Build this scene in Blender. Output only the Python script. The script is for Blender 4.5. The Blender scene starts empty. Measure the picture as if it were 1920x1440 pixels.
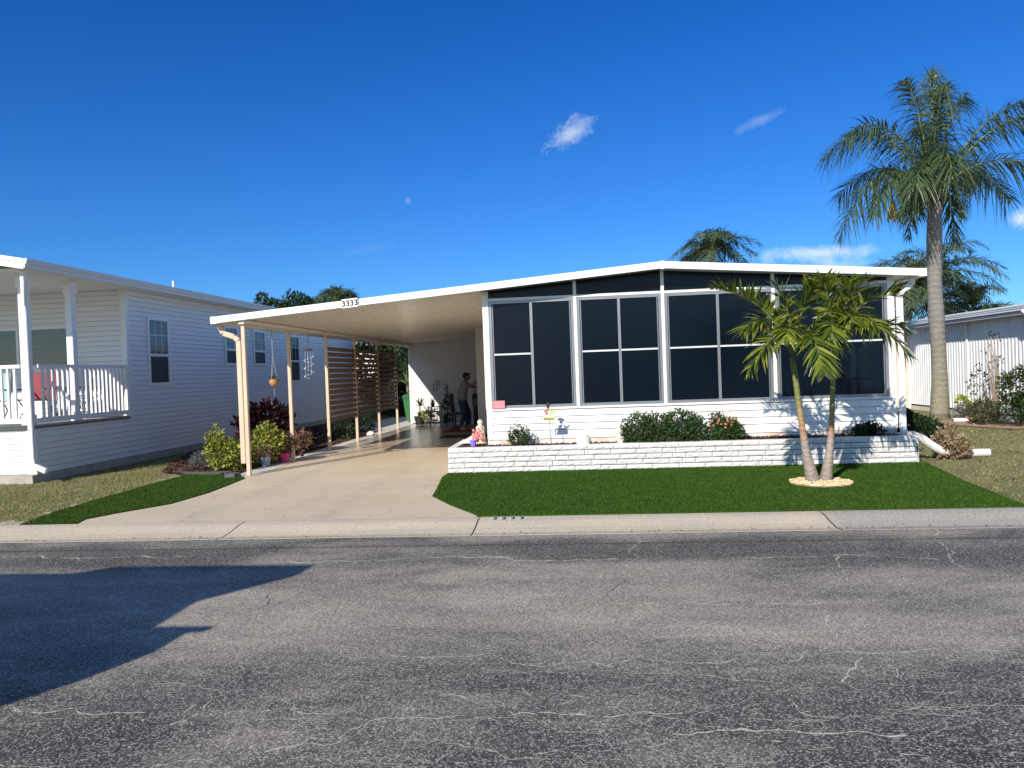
import bpy, bmesh, math, random
from mathutils import Vector, Matrix, noise
R = math.radians
rnd = random.Random(7)
C = bpy.context.scene.collection
SC = bpy.context.scene

# ---------------------------------------------------------------- camera
cd = bpy.data.cameras.new('camera'); cam = bpy.data.objects.new('camera', cd); C.objects.link(cam)
FPX = 1420.0
cd.sensor_width = 36; cd.lens = FPX/1920*36; cd.clip_end = 2000; cd.clip_start = .05
t_, az_, ro_ = R(-0.9205), R(5.7071), R(2.1)
fw = Vector((-math.sin(az_)*math.cos(t_), math.cos(az_)*math.cos(t_), math.sin(t_)))
rt = Vector((math.cos(az_), math.sin(az_), 0)); up = rt.cross(fw)
cX = rt*math.cos(ro_) - up*math.sin(ro_); cY = rt*math.sin(ro_) + up*math.cos(ro_)
M = Matrix((cX, cY, -fw)).transposed().to_4x4(); M.translation = (0, 0, 1.6)
cam.matrix_world = M
SC.camera = cam

# ---------------------------------------------------------------- sun, sky
SUN_AZ, SUN_EL = R(24.2), R(30.5)          # light travels towards +X*sin, +Y*cos
sdir = Vector((math.sin(SUN_AZ)*math.cos(SUN_EL), math.cos(SUN_AZ)*math.cos(SUN_EL), -math.sin(SUN_EL)))
sl = bpy.data.lights.new('sun', 'SUN'); so = bpy.data.objects.new('sun', sl); C.objects.link(so)
sl.energy = 5.0; sl.angle = R(.5); sl.color = (1, .94, .84)
so.rotation_euler = sdir.to_track_quat('-Z', 'Y').to_euler()
W = bpy.data.worlds.new('World'); SC.world = W; W.use_nodes = True
SC.view_settings.view_transform = 'Standard'; SC.view_settings.look = 'None'
SC.view_settings.exposure = 0.18; SC.view_settings.gamma = 1


class NT:
    """tiny node helper"""
    def __init__(s, tree): s.t = tree; s.n = tree.nodes; s.l = tree.links
    def new(s, typ, **kw):
        n = s.n.new(typ)
        for k, v in kw.items():
            if k.startswith('_'): setattr(n, k[1:], v)
        for k, v in kw.items():
            if not k.startswith('_'): s.set(n, k, v)
        return n
    def set(s, n, k, v):
        k = {'i0': 0, 'i1': 1, 'i2': 2}.get(k, k)
        if isinstance(k, str): k = k.replace('__', ' ')
        inp = n.inputs[k]
        if isinstance(v, bpy.types.NodeSocket): s.l.new(v, inp)
        elif isinstance(v, bpy.types.Node): s.l.new(v.outputs[0], inp)
        else: inp.default_value = v
    def math(s, op, a, b=0, c=None):
        n = s.n.new('ShaderNodeMath'); n.operation = op
        s.set(n, 0, a); s.set(n, 1, b)
        if c is not None: s.set(n, 2, c)
        return n.outputs[0]
    def vmath(s, op, a, b=None):
        n = s.n.new('ShaderNodeVectorMath'); n.operation = op; s.set(n, 0, a)
        if b is not None: s.set(n, 1, b)
        return n
    def mix(s, f, a, b, blend='MIX'):
        n = s.n.new('ShaderNodeMix'); n.data_type = 'RGBA'; n.blend_type = blend
        s.set(n, 0, f); s.set(n, 6, a); s.set(n, 7, b); return n.outputs[2]
    def ramp(s, f, stops):
        n = s.n.new('ShaderNodeValToRGB'); s.set(n, 0, f); e = n.color_ramp.elements
        while len(e) < len(stops): e.new(.5)
        for x, (p, c) in zip(e, stops):
            x.position = p; x.color = c if len(c) == 4 else (*c, 1)
        return n.outputs[0]
    def noise(s, vec, scale, detail=3, rough=.5, dist=0):
        n = s.n.new('ShaderNodeTexNoise'); s.set(n, 'Vector', vec); s.set(n, 'Scale', scale)
        s.set(n, 'Detail', detail); s.set(n, 'Roughness', rough); s.set(n, 'Distortion', dist); return n
    def maprange(s, v, a, b, c=0, d=1):
        n = s.n.new('ShaderNodeMapRange'); s.set(n, 0, v)
        for i, q in enumerate((a, b, c, d)): n.inputs[i+1].default_value = q
        return n.outputs[0]
    def scale(s, vec, sc):
        n = s.n.new('ShaderNodeMapping'); s.set(n, 'Vector', vec); n.inputs['Scale'].default_value = sc; return n.outputs[0]


def c4(c): return (*c, 1)

# world nodes: Nishita sky with a few small clouds in fixed sky directions
w = NT(W.node_tree)
for n in list(w.n): w.n.remove(n)
sky = w.new('ShaderNodeTexSky', _sky_type='NISHITA')
sky.sun_disc = False; sky.sun_elevation = SUN_EL; sky.sun_rotation = math.atan2(-sdir.x, -sdir.y)
sky.altitude = 0; sky.air_density = 1.0; sky.dust_density = .12; sky.ozone_density = 5.0
hs = w.new('ShaderNodeHueSaturation', Saturation=1.12, Value=1.12, Color=sky)
gen = w.new('ShaderNodeTexCoord').outputs['Generated']
elev = w.new('ShaderNodeSeparateXYZ', Vector=gen).outputs[2]
away = w.vmath('DOT_PRODUCT', gen, (math.sin(SUN_AZ), math.cos(SUN_AZ), 0)).outputs['Value']
col = w.mix(w.maprange(away, -.05, .4, 0, 1), hs.outputs[0], w.mix(1.0, hs.outputs[0], w.mix(w.maprange(elev, .0, .5), (.36, .63, .95, 1), (.085, .48, .92, 1)), 'MULTIPLY'))
def pix_dir(px, py):
    return (cX*(px-960) + cY*(720-py) + fw*FPX).normalized()
wn = w.noise(gen, 30, 7, .68, .9)
wn2 = w.noise(gen, 95, 5, .65)
nz = w.math('ADD', w.math('MULTIPLY', wn.outputs[0], .75), w.math('MULTIPLY', wn2.outputs[0], .25))
for (px, py, ru, rv, ang, dens) in ((1070, 250, .044, .017, 30, .50), (1420, 228, .032, .008, 20, .16),
                                    (764, 376, .007, .006, 0, .18), (1535, 474, .080, .012, -2, .60),
                                    (1915, 408, .018, .014, 25, .9), (1560, 498, .055, .010, 0, .35),
                                    (700, 465, .05, .008, 10, .04)):
    d = pix_dir(px, py)
    u0 = d.cross(Vector((0, 0, 1))).normalized(); v0 = u0.cross(d).normalized()
    a = R(ang); u = u0*math.cos(a)+v0*math.sin(a); v = v0*math.cos(a)-u0*math.sin(a)
    du = w.vmath('DOT_PRODUCT', gen, tuple(u)).outputs['Value']; dv = w.vmath('DOT_PRODUCT', gen, tuple(v)).outputs['Value']
    front = w.vmath('DOT_PRODUCT', gen, tuple(d)).outputs['Value']
    e = w.math('SQRT', w.math('ADD', w.math('POWER', w.math('DIVIDE', du, ru), 2.0), w.math('POWER', w.math('DIVIDE', dv, rv), 2.0)))
    m = w.math('SUBTRACT', 1.0, e)
    m = w.math('ADD', m, w.math('MULTIPLY', w.math('SUBTRACT', nz, .5), 2.6))
    m = w.maprange(m, .05, .95, 0, dens)
    m = w.math('MULTIPLY', m, w.math('GREATER_THAN', front, .5))
    col = w.mix(m, col, (7.6, 8.2, 8.3, 1))
bg = w.new('ShaderNodeBackground', Color=col, Strength=.112)
wo = w.new('ShaderNodeOutputWorld', Surface=bg)

# ---------------------------------------------------------------- materials
MAT = {}
def mat(name, col=(.8, .8, .8), rough=.5, metal=0, spec=.5, var=0., vscale=3., bump=0., bscale=40., fn=None):
    if name in MAT: return MAT[name]
    m = bpy.data.materials.new(name); m.use_nodes = True; t = NT(m.node_tree)
    b = t.n['Principled BSDF']
    b.inputs['Base Color'].default_value = c4(col); b.inputs['Roughness'].default_value = rough
    b.inputs['Metallic'].default_value = metal; b.inputs['Specular IOR Level'].default_value = spec
    oc = t.new('ShaderNodeTexCoord').outputs['Object']
    if var:
        n = t.noise(oc, vscale, 5, .6)
        f = t.maprange(n.outputs[0], .3, .7, 0, 1)
        t.set(b, 'Base Color', t.mix(f, c4([x*(1-var) for x in col]), c4([min(1, x*(1+var*.5)) for x in col])))
    if bump:
        n = t.noise(oc, bscale, 4, .6)
        bp = t.new('ShaderNodeBump', Strength=bump, Distance=.01, Height=n.outputs[0]); t.set(b, 'Normal', bp)
    if fn: fn(t, b, oc)
    MAT[name] = m; return m

def streaks(t, b, oc, base, dark, amt=.5):
    n = t.noise(t.scale(oc, (6, 6, .7)), 1.5, 4, .6); n2 = t.noise(oc, 1.3, 4, .6)
    f = t.math('MULTIPLY', t.maprange(n.outputs[0], .42, .8), amt); f2 = t.math('MULTIPLY', t.maprange(n2.outputs[0], .45, .75), amt*.6)
    t.set(b, 'Base Color', t.mix(t.math('MAXIMUM', f, f2), c4(base), c4(dark)))

siding = mat('white_siding', (.80, .79, .765), .42, fn=lambda t, b, oc: streaks(t, b, oc, (.80, .79, .765), (.60, .575, .53), .42))
siding_n = mat('neighbour_siding', (.72, .72, .73), .45, fn=lambda t, b, oc: streaks(t, b, oc, (.80, .795, .79), (.68, .665, .65), .35))
tan_siding = mat('tan_siding', (.62, .53, .42), .55, var=.12)
white = mat('white_paint', (.82, .815, .80), .35, var=.06, vscale=2)
white_v = mat('white_vinyl', (.80, .80, .80), .3, var=.05)
beige = mat('beige_metal', (.70, .53, .385), .35, var=.07)
brown = mat('slat_paint', (.24, .145, .09), .5, var=.2, vscale=4)
alu = mat('grey_aluminium', (.30, .315, .33), .35, metal=.5, var=.1)
dkgrey = mat('dark_grey', (.07, .075, .08), .5, var=.2)
black = mat('black_plastic', (.015, .015, .017), .4)
roofm = mat('roof_metal', (.7, .7, .68), .4, var=.1)
shingle = mat('shingle', (.05, .05, .055), .9, var=.4, vscale=20)
conc = mat('concrete_slab', (.42, .395, .35), .8, var=.25, vscale=5, bump=.4)

def f_ceiling(t, b, oc):
    n = t.noise(t.scale(oc, (.25, 3.2, 1)), 1.2, 2, .5)
    bp = t.new('ShaderNodeBump', Strength=.35, Distance=.03, Height=n.outputs[0]); t.set(b, 'Normal', bp)
ceil_m = mat('ceiling_panel', (.78, .72, .63), .24, spec=.6, fn=f_ceiling)

def f_stucco(t, b, oc):
    n = t.noise(oc, 2.1, 4, .6); n2 = t.noise(oc, 60, 3, .7)
    t.set(b, 'Base Color', t.mix(t.maprange(n.outputs[0], .44, .60), c4((.72, .69, .66)), c4((.60, .46, .36))))
    t.set(b, 'Normal', t.new('ShaderNodeBump', Strength=.5, Distance=.01, Height=n2.outputs[0]))
stucco = mat('painted_stucco', (.7, .6, .5), .8, fn=f_stucco)

def f_block(t, b, oc):
    n = t.noise(oc, 3, 5, .65); n2 = t.noise(oc, 45, 4, .7)
    f = t.math('MULTIPLY', t.maprange(n.outputs[0], .5, .8), .5)
    t.set(b, 'Base Color', t.mix(f, c4((.68, .67, .65)), c4((.46, .43, .39))))
    t.set(b, 'Normal', t.new('ShaderNodeBump', Strength=.5, Distance=.012, Height=n2.outputs[0]))
block = mat('white_split_block', (.8, .8, .78), .7, fn=f_block)
mortar = mat('mortar_joint', (.11, .10, .095), .9, var=.3, vscale=8)

def screen_mat():
    m = bpy.data.materials.new('tinted_screen'); m.use_nodes = True; t = NT(m.node_tree)
    b = t.n['Principled BSDF']; out = t.n['Material Output']
    b.inputs['Base Color'].default_value = (.0025, .006, .012, 1); b.inputs['Roughness'].default_value = .22
    b.inputs['Specular IOR Level'].default_value = .25
    oc = t.new('ShaderNodeTexCoord').outputs['Object']
    n = t.noise(t.scale(oc, (1.2, 1, 14)), 2.0, 4, .6)
    t.set(b, 'Normal', t.new('ShaderNodeBump', Strength=.10, Distance=.01, Height=n.outputs[0]))
    tr = t.new('ShaderNodeBsdfTransparent', Color=(.55, .75, 1, 1))
    mx = t.new('ShaderNodeMixShader', Fac=.12); t.set(mx, 1, b); t.set(mx, 2, tr); t.set(out, 'Surface', mx)
    return m
screen_m = screen_mat()

def glass_mat(name, col, tr=.35):
    m = bpy.data.materials.new(name); m.use_nodes = True; t = NT(m.node_tree)
    b = t.n['Principled BSDF']; out = t.n['Material Output']
    b.inputs['Base Color'].default_value = c4(col); b.inputs['Roughness'].default_value = .03
    b.inputs['Specular IOR Level'].default_value = .9
    oc = t.new('ShaderNodeTexCoord').outputs['Object']
    n = t.noise(oc, 1.6, 2, .5)
    t.set(b, 'Normal', t.new('ShaderNodeBump', Strength=.06, Distance=.05, Height=n.outputs[0]))
    trn = t.new('ShaderNodeBsdfTransparent', Color=(.9, .95, 1, 1))
    mx = t.new('ShaderNodeMixShader', Fac=tr); t.set(mx, 1, b); t.set(mx, 2, trn); t.set(out, 'Surface', mx)
    return m
glass = glass_mat('window_glass', (.02, .03, .035), .45)
glass_teal = glass_mat('porch_glass', (.03, .06, .06), .25)
curtain = mat('curtain', (.62, .62, .62), .9, var=.25, vscale=9)
curtain_d = mat('dark_blind', (.035, .037, .045), .7, var=.4, vscale=9)

def f_asphalt(t, b, oc):
    wob = t.noise(oc, .55, 4, .6); 
    p = t.scale(oc, (.30, .60, 1))
    n1 = t.noise(p, 1.0, 5, .55, .5); n2 = t.noise(t.scale(oc, (.8, 1.9, 1)), 1.3, 6, .65, .3)
    big = t.math('ADD', t.math('MULTIPLY', n1.outputs[0], .62), t.math('MULTIPLY', n2.outputs[0], .38))
    y = t.new('ShaderNodeSeparateXYZ', Vector=oc)
    yy = y.outputs[1]
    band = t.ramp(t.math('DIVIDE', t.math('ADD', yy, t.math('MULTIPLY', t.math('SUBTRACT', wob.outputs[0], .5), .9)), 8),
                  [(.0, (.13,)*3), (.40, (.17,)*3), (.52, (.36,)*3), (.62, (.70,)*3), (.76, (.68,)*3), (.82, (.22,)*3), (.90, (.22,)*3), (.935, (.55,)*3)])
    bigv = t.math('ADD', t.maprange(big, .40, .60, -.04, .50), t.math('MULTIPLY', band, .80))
    base = t.ramp(bigv, [(.10, (.060, .059, .058)), (.40, (.105, .101, .098)), (.70, (.31, .290, .262)), (1, (.47, .43, .385))])
    # pinkish wear patches
    pk = t.noise(t.scale(oc, (.4, .8, 1)), .9, 3, .5)
    base = t.mix(t.math('MULTIPLY', t.maprange(pk.outputs[0], .52, .7), .30), base, (.24, .205, .185, 1))
    # aggregate: every stone its own brightness, fine and coarse
    def stones(scale, stops):
        v = t.new('ShaderNodeTexVoronoi', Vector=oc, Scale=scale); v.feature = 'F1'
        rr = t.new('ShaderNodeSeparateColor', Color=v.outputs['Color']).outputs[0]
        return t.ramp(rr, [(p, (q, q, q)) for p, q in stops]), rr
    st1, vr = stones(150.0, [(0, .30), (.35, .45), (.60, .85), (.80, 1.0), (.90, 1.0), (1, 1.0)])
    hi = t.maprange(vr, .70, 1.0, 0, .72)
    st2, _ = stones(75.0, [(0, .60), (.5, 1.0), (1, 1.0)])
    base = t.mix(1.0, base, (1.17, 1.10, 1.0, 1), 'MULTIPLY'); base = t.mix(.85, base, st1, 'MULTIPLY'); base = t.mix(.7, base, st2, 'MULTIPLY')
    base = t.mix(hi, base, (.62, .58, .51, 1))
    sp = t.noise(oc, 150, 3, .75)
    # cracks
    wn_ = t.noise(oc, 1.4, 5, .65); wn2_ = t.noise(oc, 7, 3, .6)
    off = t.vmath('SCALE', t.vmath('SUBTRACT', wn_.outputs['Color'], (.5, .5, .5)).outputs[0]); off.inputs['Scale'].default_value = .45
    off2 = t.vmath('SCALE', t.vmath('SUBTRACT', wn2_.outputs['Color'], (.5, .5, .5)).outputs[0]); off2.inputs['Scale'].default_value = .07
    wc = t.vmath('ADD', t.vmath('ADD', oc, off.outputs[0]).outputs[0], off2.outputs[0]).outputs[0]
    def crack(scale, th, stretch, mask_scale, lo, hi):
        vc = t.new('ShaderNodeTexVoronoi', Vector=t.scale(wc, stretch), Scale=scale); vc.feature = 'DISTANCE_TO_EDGE'
        ln = t.maprange(vc.outputs['Distance'], th*.35, th, 1, 0)
        mk = t.noise(oc, mask_scale, 3, .6)
        return t.math('MULTIPLY', ln, t.maprange(mk.outputs[0], lo, hi))
    near = t.maprange(yy, 5.4, 3.6)
    k1 = t.math('MULTIPLY', crack(2.6, .010, (.55, 1.3, 1), 1.1, .42, .50), near)
    k2 = t.math('MULTIPLY', crack(.62, .0030, (.45, 1.1, 1), .6, .50, .58), .4)
    k3 = t.math('MULTIPLY', crack(6.5, .026, (.6, 1.2, 1), 1.7, .50, .60), t.math('MULTIPLY', near, .6))
    ck = t.math('MULTIPLY', t.math('MAXIMUM', t.math('MAXIMUM', k1, k2), k3), .45)
    dash = t.noise(oc, 14, 3, .7)
    ck = t.math('MULTIPLY', ck, t.maprange(dash.outputs[0], .34, .46))
    base = t.mix(t.math('MULTIPLY', ck, .9), base, (.62, .59, .50, 1))
    # seam next to the gutter
    sw = t.noise(oc, 2.2, 3, .6)
    ds = t.math('ABSOLUTE', t.math('SUBTRACT', t.math('ADD', yy, t.math('MULTIPLY', sw.outputs[0], .05)), 7.17))
    base = t.mix(t.maprange(ds, .006, .028, .75, 0), base, (.02, .02, .02, 1))
    t.set(b, 'Base Color', base)
    hgt = t.math('ADD', t.math('MULTIPLY', sp.outputs[0], .6), t.math('MULTIPLY', vr, .4))
    t.set(b, 'Normal', t.new('ShaderNodeBump', Strength=.55, Distance=.008, Height=hgt))
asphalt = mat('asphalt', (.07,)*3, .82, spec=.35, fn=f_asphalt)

def f_curb(t, b, oc):
    n = t.noise(t.scale(oc, (.5, 2, 1)), 1.3, 5, .65); sp = t.noise(oc, 95, 3, .75)
    c = t.mix(t.maprange(n.outputs[0], .35, .65), c4((.66, .55, .40)), c4((.55, .475, .36)))
    c = t.mix(t.maprange(sp.outputs[0], .50, .38), c, c4((.30, .26, .22)))
    c = t.mix(t.maprange(sp.outputs[0], .60, .68), c, c4((.70, .66, .58)))
    s = t.new('ShaderNodeSeparateXYZ', Vector=oc)
    grey = t.maprange(s.outputs[0], 2.3, 2.5, 0, .75)
    c = t.mix(grey, c, t.mix(t.maprange(sp.outputs[0], .4, .62), (.17, .155, .145, 1), (.56, .50, .45, 1)))
    dr = t.math('MULTIPLY', t.maprange(s.outputs[1], 7.78, 7.56), .35)
    c = t.mix(dr, c, (.18, .16, .15, 1))
    t.set(b, 'Base Color', c)
    t.set(b, 'Normal', t.new('ShaderNodeBump', Strength=.5, Distance=.008, Height=sp.outputs[0]))
curb_m = mat('kerb_concrete', (.45, .4, .34), .85, fn=f_curb)

def f_drive(t, b, oc):
    n = t.noise(oc, .7, 5, .6); n2 = t.noise(oc, 5, 5, .65); s = t.new('ShaderNodeSeparateXYZ', Vector=oc)
    c = t.mix(t.maprange(n.outputs[0], .32, .68), c4((.66, .545, .395)), c4((.58, .47, .335)))
    c = t.mix(t.maprange(n2.outputs[0], .54, .75, 0, .4), c, c4((.46, .38, .29)))
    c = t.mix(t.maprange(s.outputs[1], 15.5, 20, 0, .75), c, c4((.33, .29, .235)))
    wn_ = t.noise(oc, 1.1, 5, .6)
    off = t.vmath('SCALE', t.vmath('SUBTRACT', wn_.outputs['Color'], (.5, .5, .5)).outputs[0]); off.inputs['Scale'].default_value = 1.1
    vc = t.new('ShaderNodeTexVoronoi', Vector=t.vmath('ADD', oc, off.outputs[0]).outputs[0], Scale=.34); vc.feature = 'DISTANCE_TO_EDGE'
    mk = t.noise(oc, .8, 3)
    ln = t.math('MULTIPLY', t.maprange(vc.outputs['Distance'], .0015, .005, 1, 0), t.maprange(mk.outputs[0], .46, .54))
    c = t.mix(t.math('MULTIPLY', ln, .55), c, c4((.28, .23, .17)))
    for yj in (9.45, 14.4):
        d = t.math('ABSOLUTE', t.math('SUBTRACT', s.outputs[1], yj))
        c = t.mix(t.maprange(d, .004, .014, .35, 0), c, c4((.36, .29, .21)))
    for xj in (-4.75, -3.15):
        wv = t.noise(t.scale(oc, (1, .4, 1)), 1.2, 4, .6)
        d = t.math('ABSOLUTE', t.math('SUBTRACT', t.math('ADD', s.outputs[0], t.math('MULTIPLY', wv.outputs[0], .35)), xj+.17))
        c = t.mix(t.math('MULTIPLY', t.maprange(d, .05, .22, .28, 0), t.maprange(n2.outputs[0], .35, .6)), c, c4((.36, .30, .23)))
    sp_ = t.noise(oc, 60, 3, .7); c = t.mix(t.maprange(sp_.outputs[0], .62, .74, 0, .5), c, c4((.34, .28, .20)))
    t.set(b, 'Base Color', c)
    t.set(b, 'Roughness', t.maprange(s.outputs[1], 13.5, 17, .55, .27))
    n3 = t.noise(oc, 25, 4, .6)
    t.set(b, 'Normal', t.new('ShaderNodeBump', Strength=.12, Distance=.01, Height=n3.outputs[0]))
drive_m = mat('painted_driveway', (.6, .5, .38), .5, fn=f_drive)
edge_m = mat('bare_concrete_strip', (.60, .565, .52), .8, var=.2, vscale=6, bump=.3)

def f_soil(t, b, oc):
    n = t.noise(oc, .9, 5, .65); n2 = t.noise(oc, 35, 4, .7); n3 = t.noise(oc, 6, 4, .7)
    c = t.mix(t.maprange(n.outputs[0], .40, .60), c4((.18, .18, .06)), c4((.31, .265, .13)))
    c = t.mix(t.maprange(n3.outputs[0], .55, .70, 0, .8), c, c4((.33, .28, .20)))
    c = t.mix(t.maprange(n2.outputs[0], .55, .40, 0, .6), c, c4((.04, .045, .015)))
    t.set(b, 'Base Color', c)
    t.set(b, 'Normal', t.new('ShaderNodeBump', Strength=.8, Distance=.03, Height=n2.outputs[0]))
soil_m = mat('dry_lawn_soil', (.2, .17, .09), .95, fn=f_soil)
sand_m = mat('sandy_edge', (.52, .45, .35), .95, var=.3, vscale=14, bump=.6)

def f_turf(t, b, oc):
    n = t.noise(t.scale(oc, (.5, 4, 1)), 1.4, 5, .65); n2 = t.noise(t.scale(oc, (1, 2.2, 1)), 26, 4, .7)
    c = t.mix(t.maprange(n.outputs[0], .34, .66), c4((.024, .068, .004)), c4((.048, .110, .008)))
    c = t.mix(t.maprange(n2.outputs[0], .6, .4, 0, .5), c, c4((.012, .035, .002)))
    t.set(b, 'Base Color', c)
    t.set(b, 'Normal', t.new('ShaderNodeBump', Strength=.8, Distance=.02, Height=n2.outputs[0]))
turf_m = mat('synthetic_turf', (.02, .1, .01), .8, spec=.2, fn=f_turf)

def leafmat(name, cols, rough=.45, trans=.22, spec=.35):
    if name in MAT: return MAT[name]
    m = bpy.data.materials.new(name); m.use_nodes = True; t = NT(m.node_tree)
    b = t.n['Principled BSDF']; out = t.n['Material Output']
    g = t.new('ShaderNodeNewGeometry'); k = len(cols)
    c = t.ramp(g.outputs['Random Per Island'], [(i/max(1, k-1), q) for i, q in enumerate(cols)])
    oc = t.new('ShaderNodeTexCoord').outputs['Object']; n = t.noise(oc, 3.5, 3, .6)
    c = t.mix(t.maprange(n.outputs[0], .35, .65, .0, .35), c, (cols[0][0]*.6, cols[0][1]*.6, cols[0][2]*.6, 1))
    t.set(b, 'Base Color', c); b.inputs['Roughness'].default_value = rough; b.inputs['Specular IOR Level'].default_value = spec
    tr = t.new('ShaderNodeBsdfTranslucent', Color=c); mx = t.new('ShaderNodeMixShader', Fac=trans)
    t.set(mx, 1, b); t.set(mx, 2, tr); t.set(out, 'Surface', mx); MAT[name] = m; return m
L_hedge = leafmat('hedge_leaf', [(.028, .060, .018), (.05, .10, .028), (.085, .14, .045)])
L_dark = leafmat('dark_leaf', [(.012, .028, .010), (.025, .05, .018), (.04, .07, .02)])
L_tree = leafmat('tree_leaf', [(.020, .038, .014), (.035, .06, .02), (.06, .085, .028)])
L_yel = leafmat('yellow_leaf', [(.07, .12, .02), (.20, .24, .03), (.42, .42, .06), (.58, .56, .16)])
L_queen = leafmat('queen_frond', [(.050, .085, .036), (.085, .13, .048), (.14, .19, .07)], .38, .32, .5)
L_far = leafmat('far_frond', [(.06, .10, .055), (.10, .145, .075), (.16, .20, .09)], .45, .25)
L_adon = leafmat('christmas_frond', [(.035, .070, .012), (.10, .15, .020), (.22, .27, .030), (.36, .38, .060)], .34, .36, .55)
L_red = leafmat('red_leaf', [(.030, .006, .010), (.09, .008, .022), (.32, .03, .08)])
L_burg = leafmat('burgundy_leaf', [(.008, .004, .005), (.014, .005, .008), (.022, .006, .010), (.085, .010, .028)])
L_pink = leafmat('pink_leaf', [(.05, .10, .03), (.11, .17, .05), (.38, .12, .12), (.50, .17, .18)])
L_tan = leafmat('tan_leaf', [(.10, .11, .04), (.30, .19, .12), (.45, .29, .20), (.50, .38, .22)])
L_org = mat('orange_petal', (.72, .27, .12), .6, var=.2)
L_lav = leafmat('lavender_leaf', [(.12, .14, .12), (.17, .18, .19), (.22, .20, .27)])
grass_dry = leafmat('dry_grass_blade', [(.17, .19, .05), (.25, .245, .075), (.35, .31, .125), (.45, .39, .20)], .7, .2)
grass_turf = leafmat('turf_blade', [(.026, .070, .004), (.046, .104, .006), (.080, .150, .014)], .6, .15, .25)
bark_q = None
def f_trunk(t, b, oc):
    s = t.new('ShaderNodeSeparateXYZ', Vector=oc)
    n = t.noise(oc, 3, 4, .6); n2 = t.noise(t.scale(oc, (1, 1, 6)), 9, 4, .65)
    z = t.math('ADD', s.outputs[2], t.math('MULTIPLY', n.outputs[0], .10))
    ring = t.math('SINE', t.math('MULTIPLY', z, 42))
    c = t.mix(t.maprange(n2.outputs[0], .35, .7), c4((.165, .15, .135)), c4((.30, .275, .245)))
    c = t.mix(t.math('MULTIPLY', t.maprange(ring, .75, 1), .35), c, c4((.09, .08, .07)))
    low = t.math('MULTIPLY', t.maprange(s.outputs[2], 2.6, .8), .7)
    c = t.mix(low, c, t.mix(t.maprange(n2.outputs[0], .35, .65), c4((.19, .18, .105)), c4((.33, .31, .21))))
    t.set(b, 'Base Color', c)
    t.set(b, 'Normal', t.new('ShaderNodeBump', Strength=.6, Distance=.03, Height=t.math('ADD', t.math('MULTIPLY', ring, .25), n2.outputs[0])))
bark_q = mat('queen_palm_bark', (.2, .18, .15), .9, fn=f_trunk)
def f_adtrunk(t, b, oc):
    s = t.new('ShaderNodeSeparateXYZ', Vector=oc); n = t.noise(oc, 7, 4, .6)
    z = t.math('ADD', s.outputs[2], t.math('MULTIPLY', t.math('SUBTRACT', n.outputs[0], .5), .3))
    c = t.ramp(t.math('DIVIDE', z, 2.2), [(0, (.27, .215, .185)), (.24, (.34, .275, .235)), (.33, (.36, .20, .10)), (.42, (.36, .25, .10)), (.50, (.20, .21, .06)), (.8, (.15, .19, .04))])
    ring = t.math('SINE', t.math('MULTIPLY', z, 75))
    c = t.mix(t.math('MULTIPLY', t.maprange(ring, .8, 1), .35), c, c4((.12, .09, .06)))
    t.set(b, 'Base Color', c); t.set(b, 'Normal', t.new('ShaderNodeBump', Strength=.35, Distance=.01, Height=ring))
bark_a = mat('christmas_palm_bark', (.3, .25, .2), .6, fn=f_adtrunk)
stem_m = mat('brown_stem', (.10, .07, .045), .85, var=.3)
stem_g = mat('green_stem', (.16, .2, .05), .5, var=.2)
mulch_m = leafmat('mulch_chip', [(.045, .018, .012), (.085, .035, .022), (.15, .07, .045), (.22, .13, .09)], .9, .0)
pebble_m = leafmat('pebble', [(.55, .36, .16), (.70, .50, .26), (.80, .64, .40), (.86, .78, .62)], .6, .0)

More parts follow.
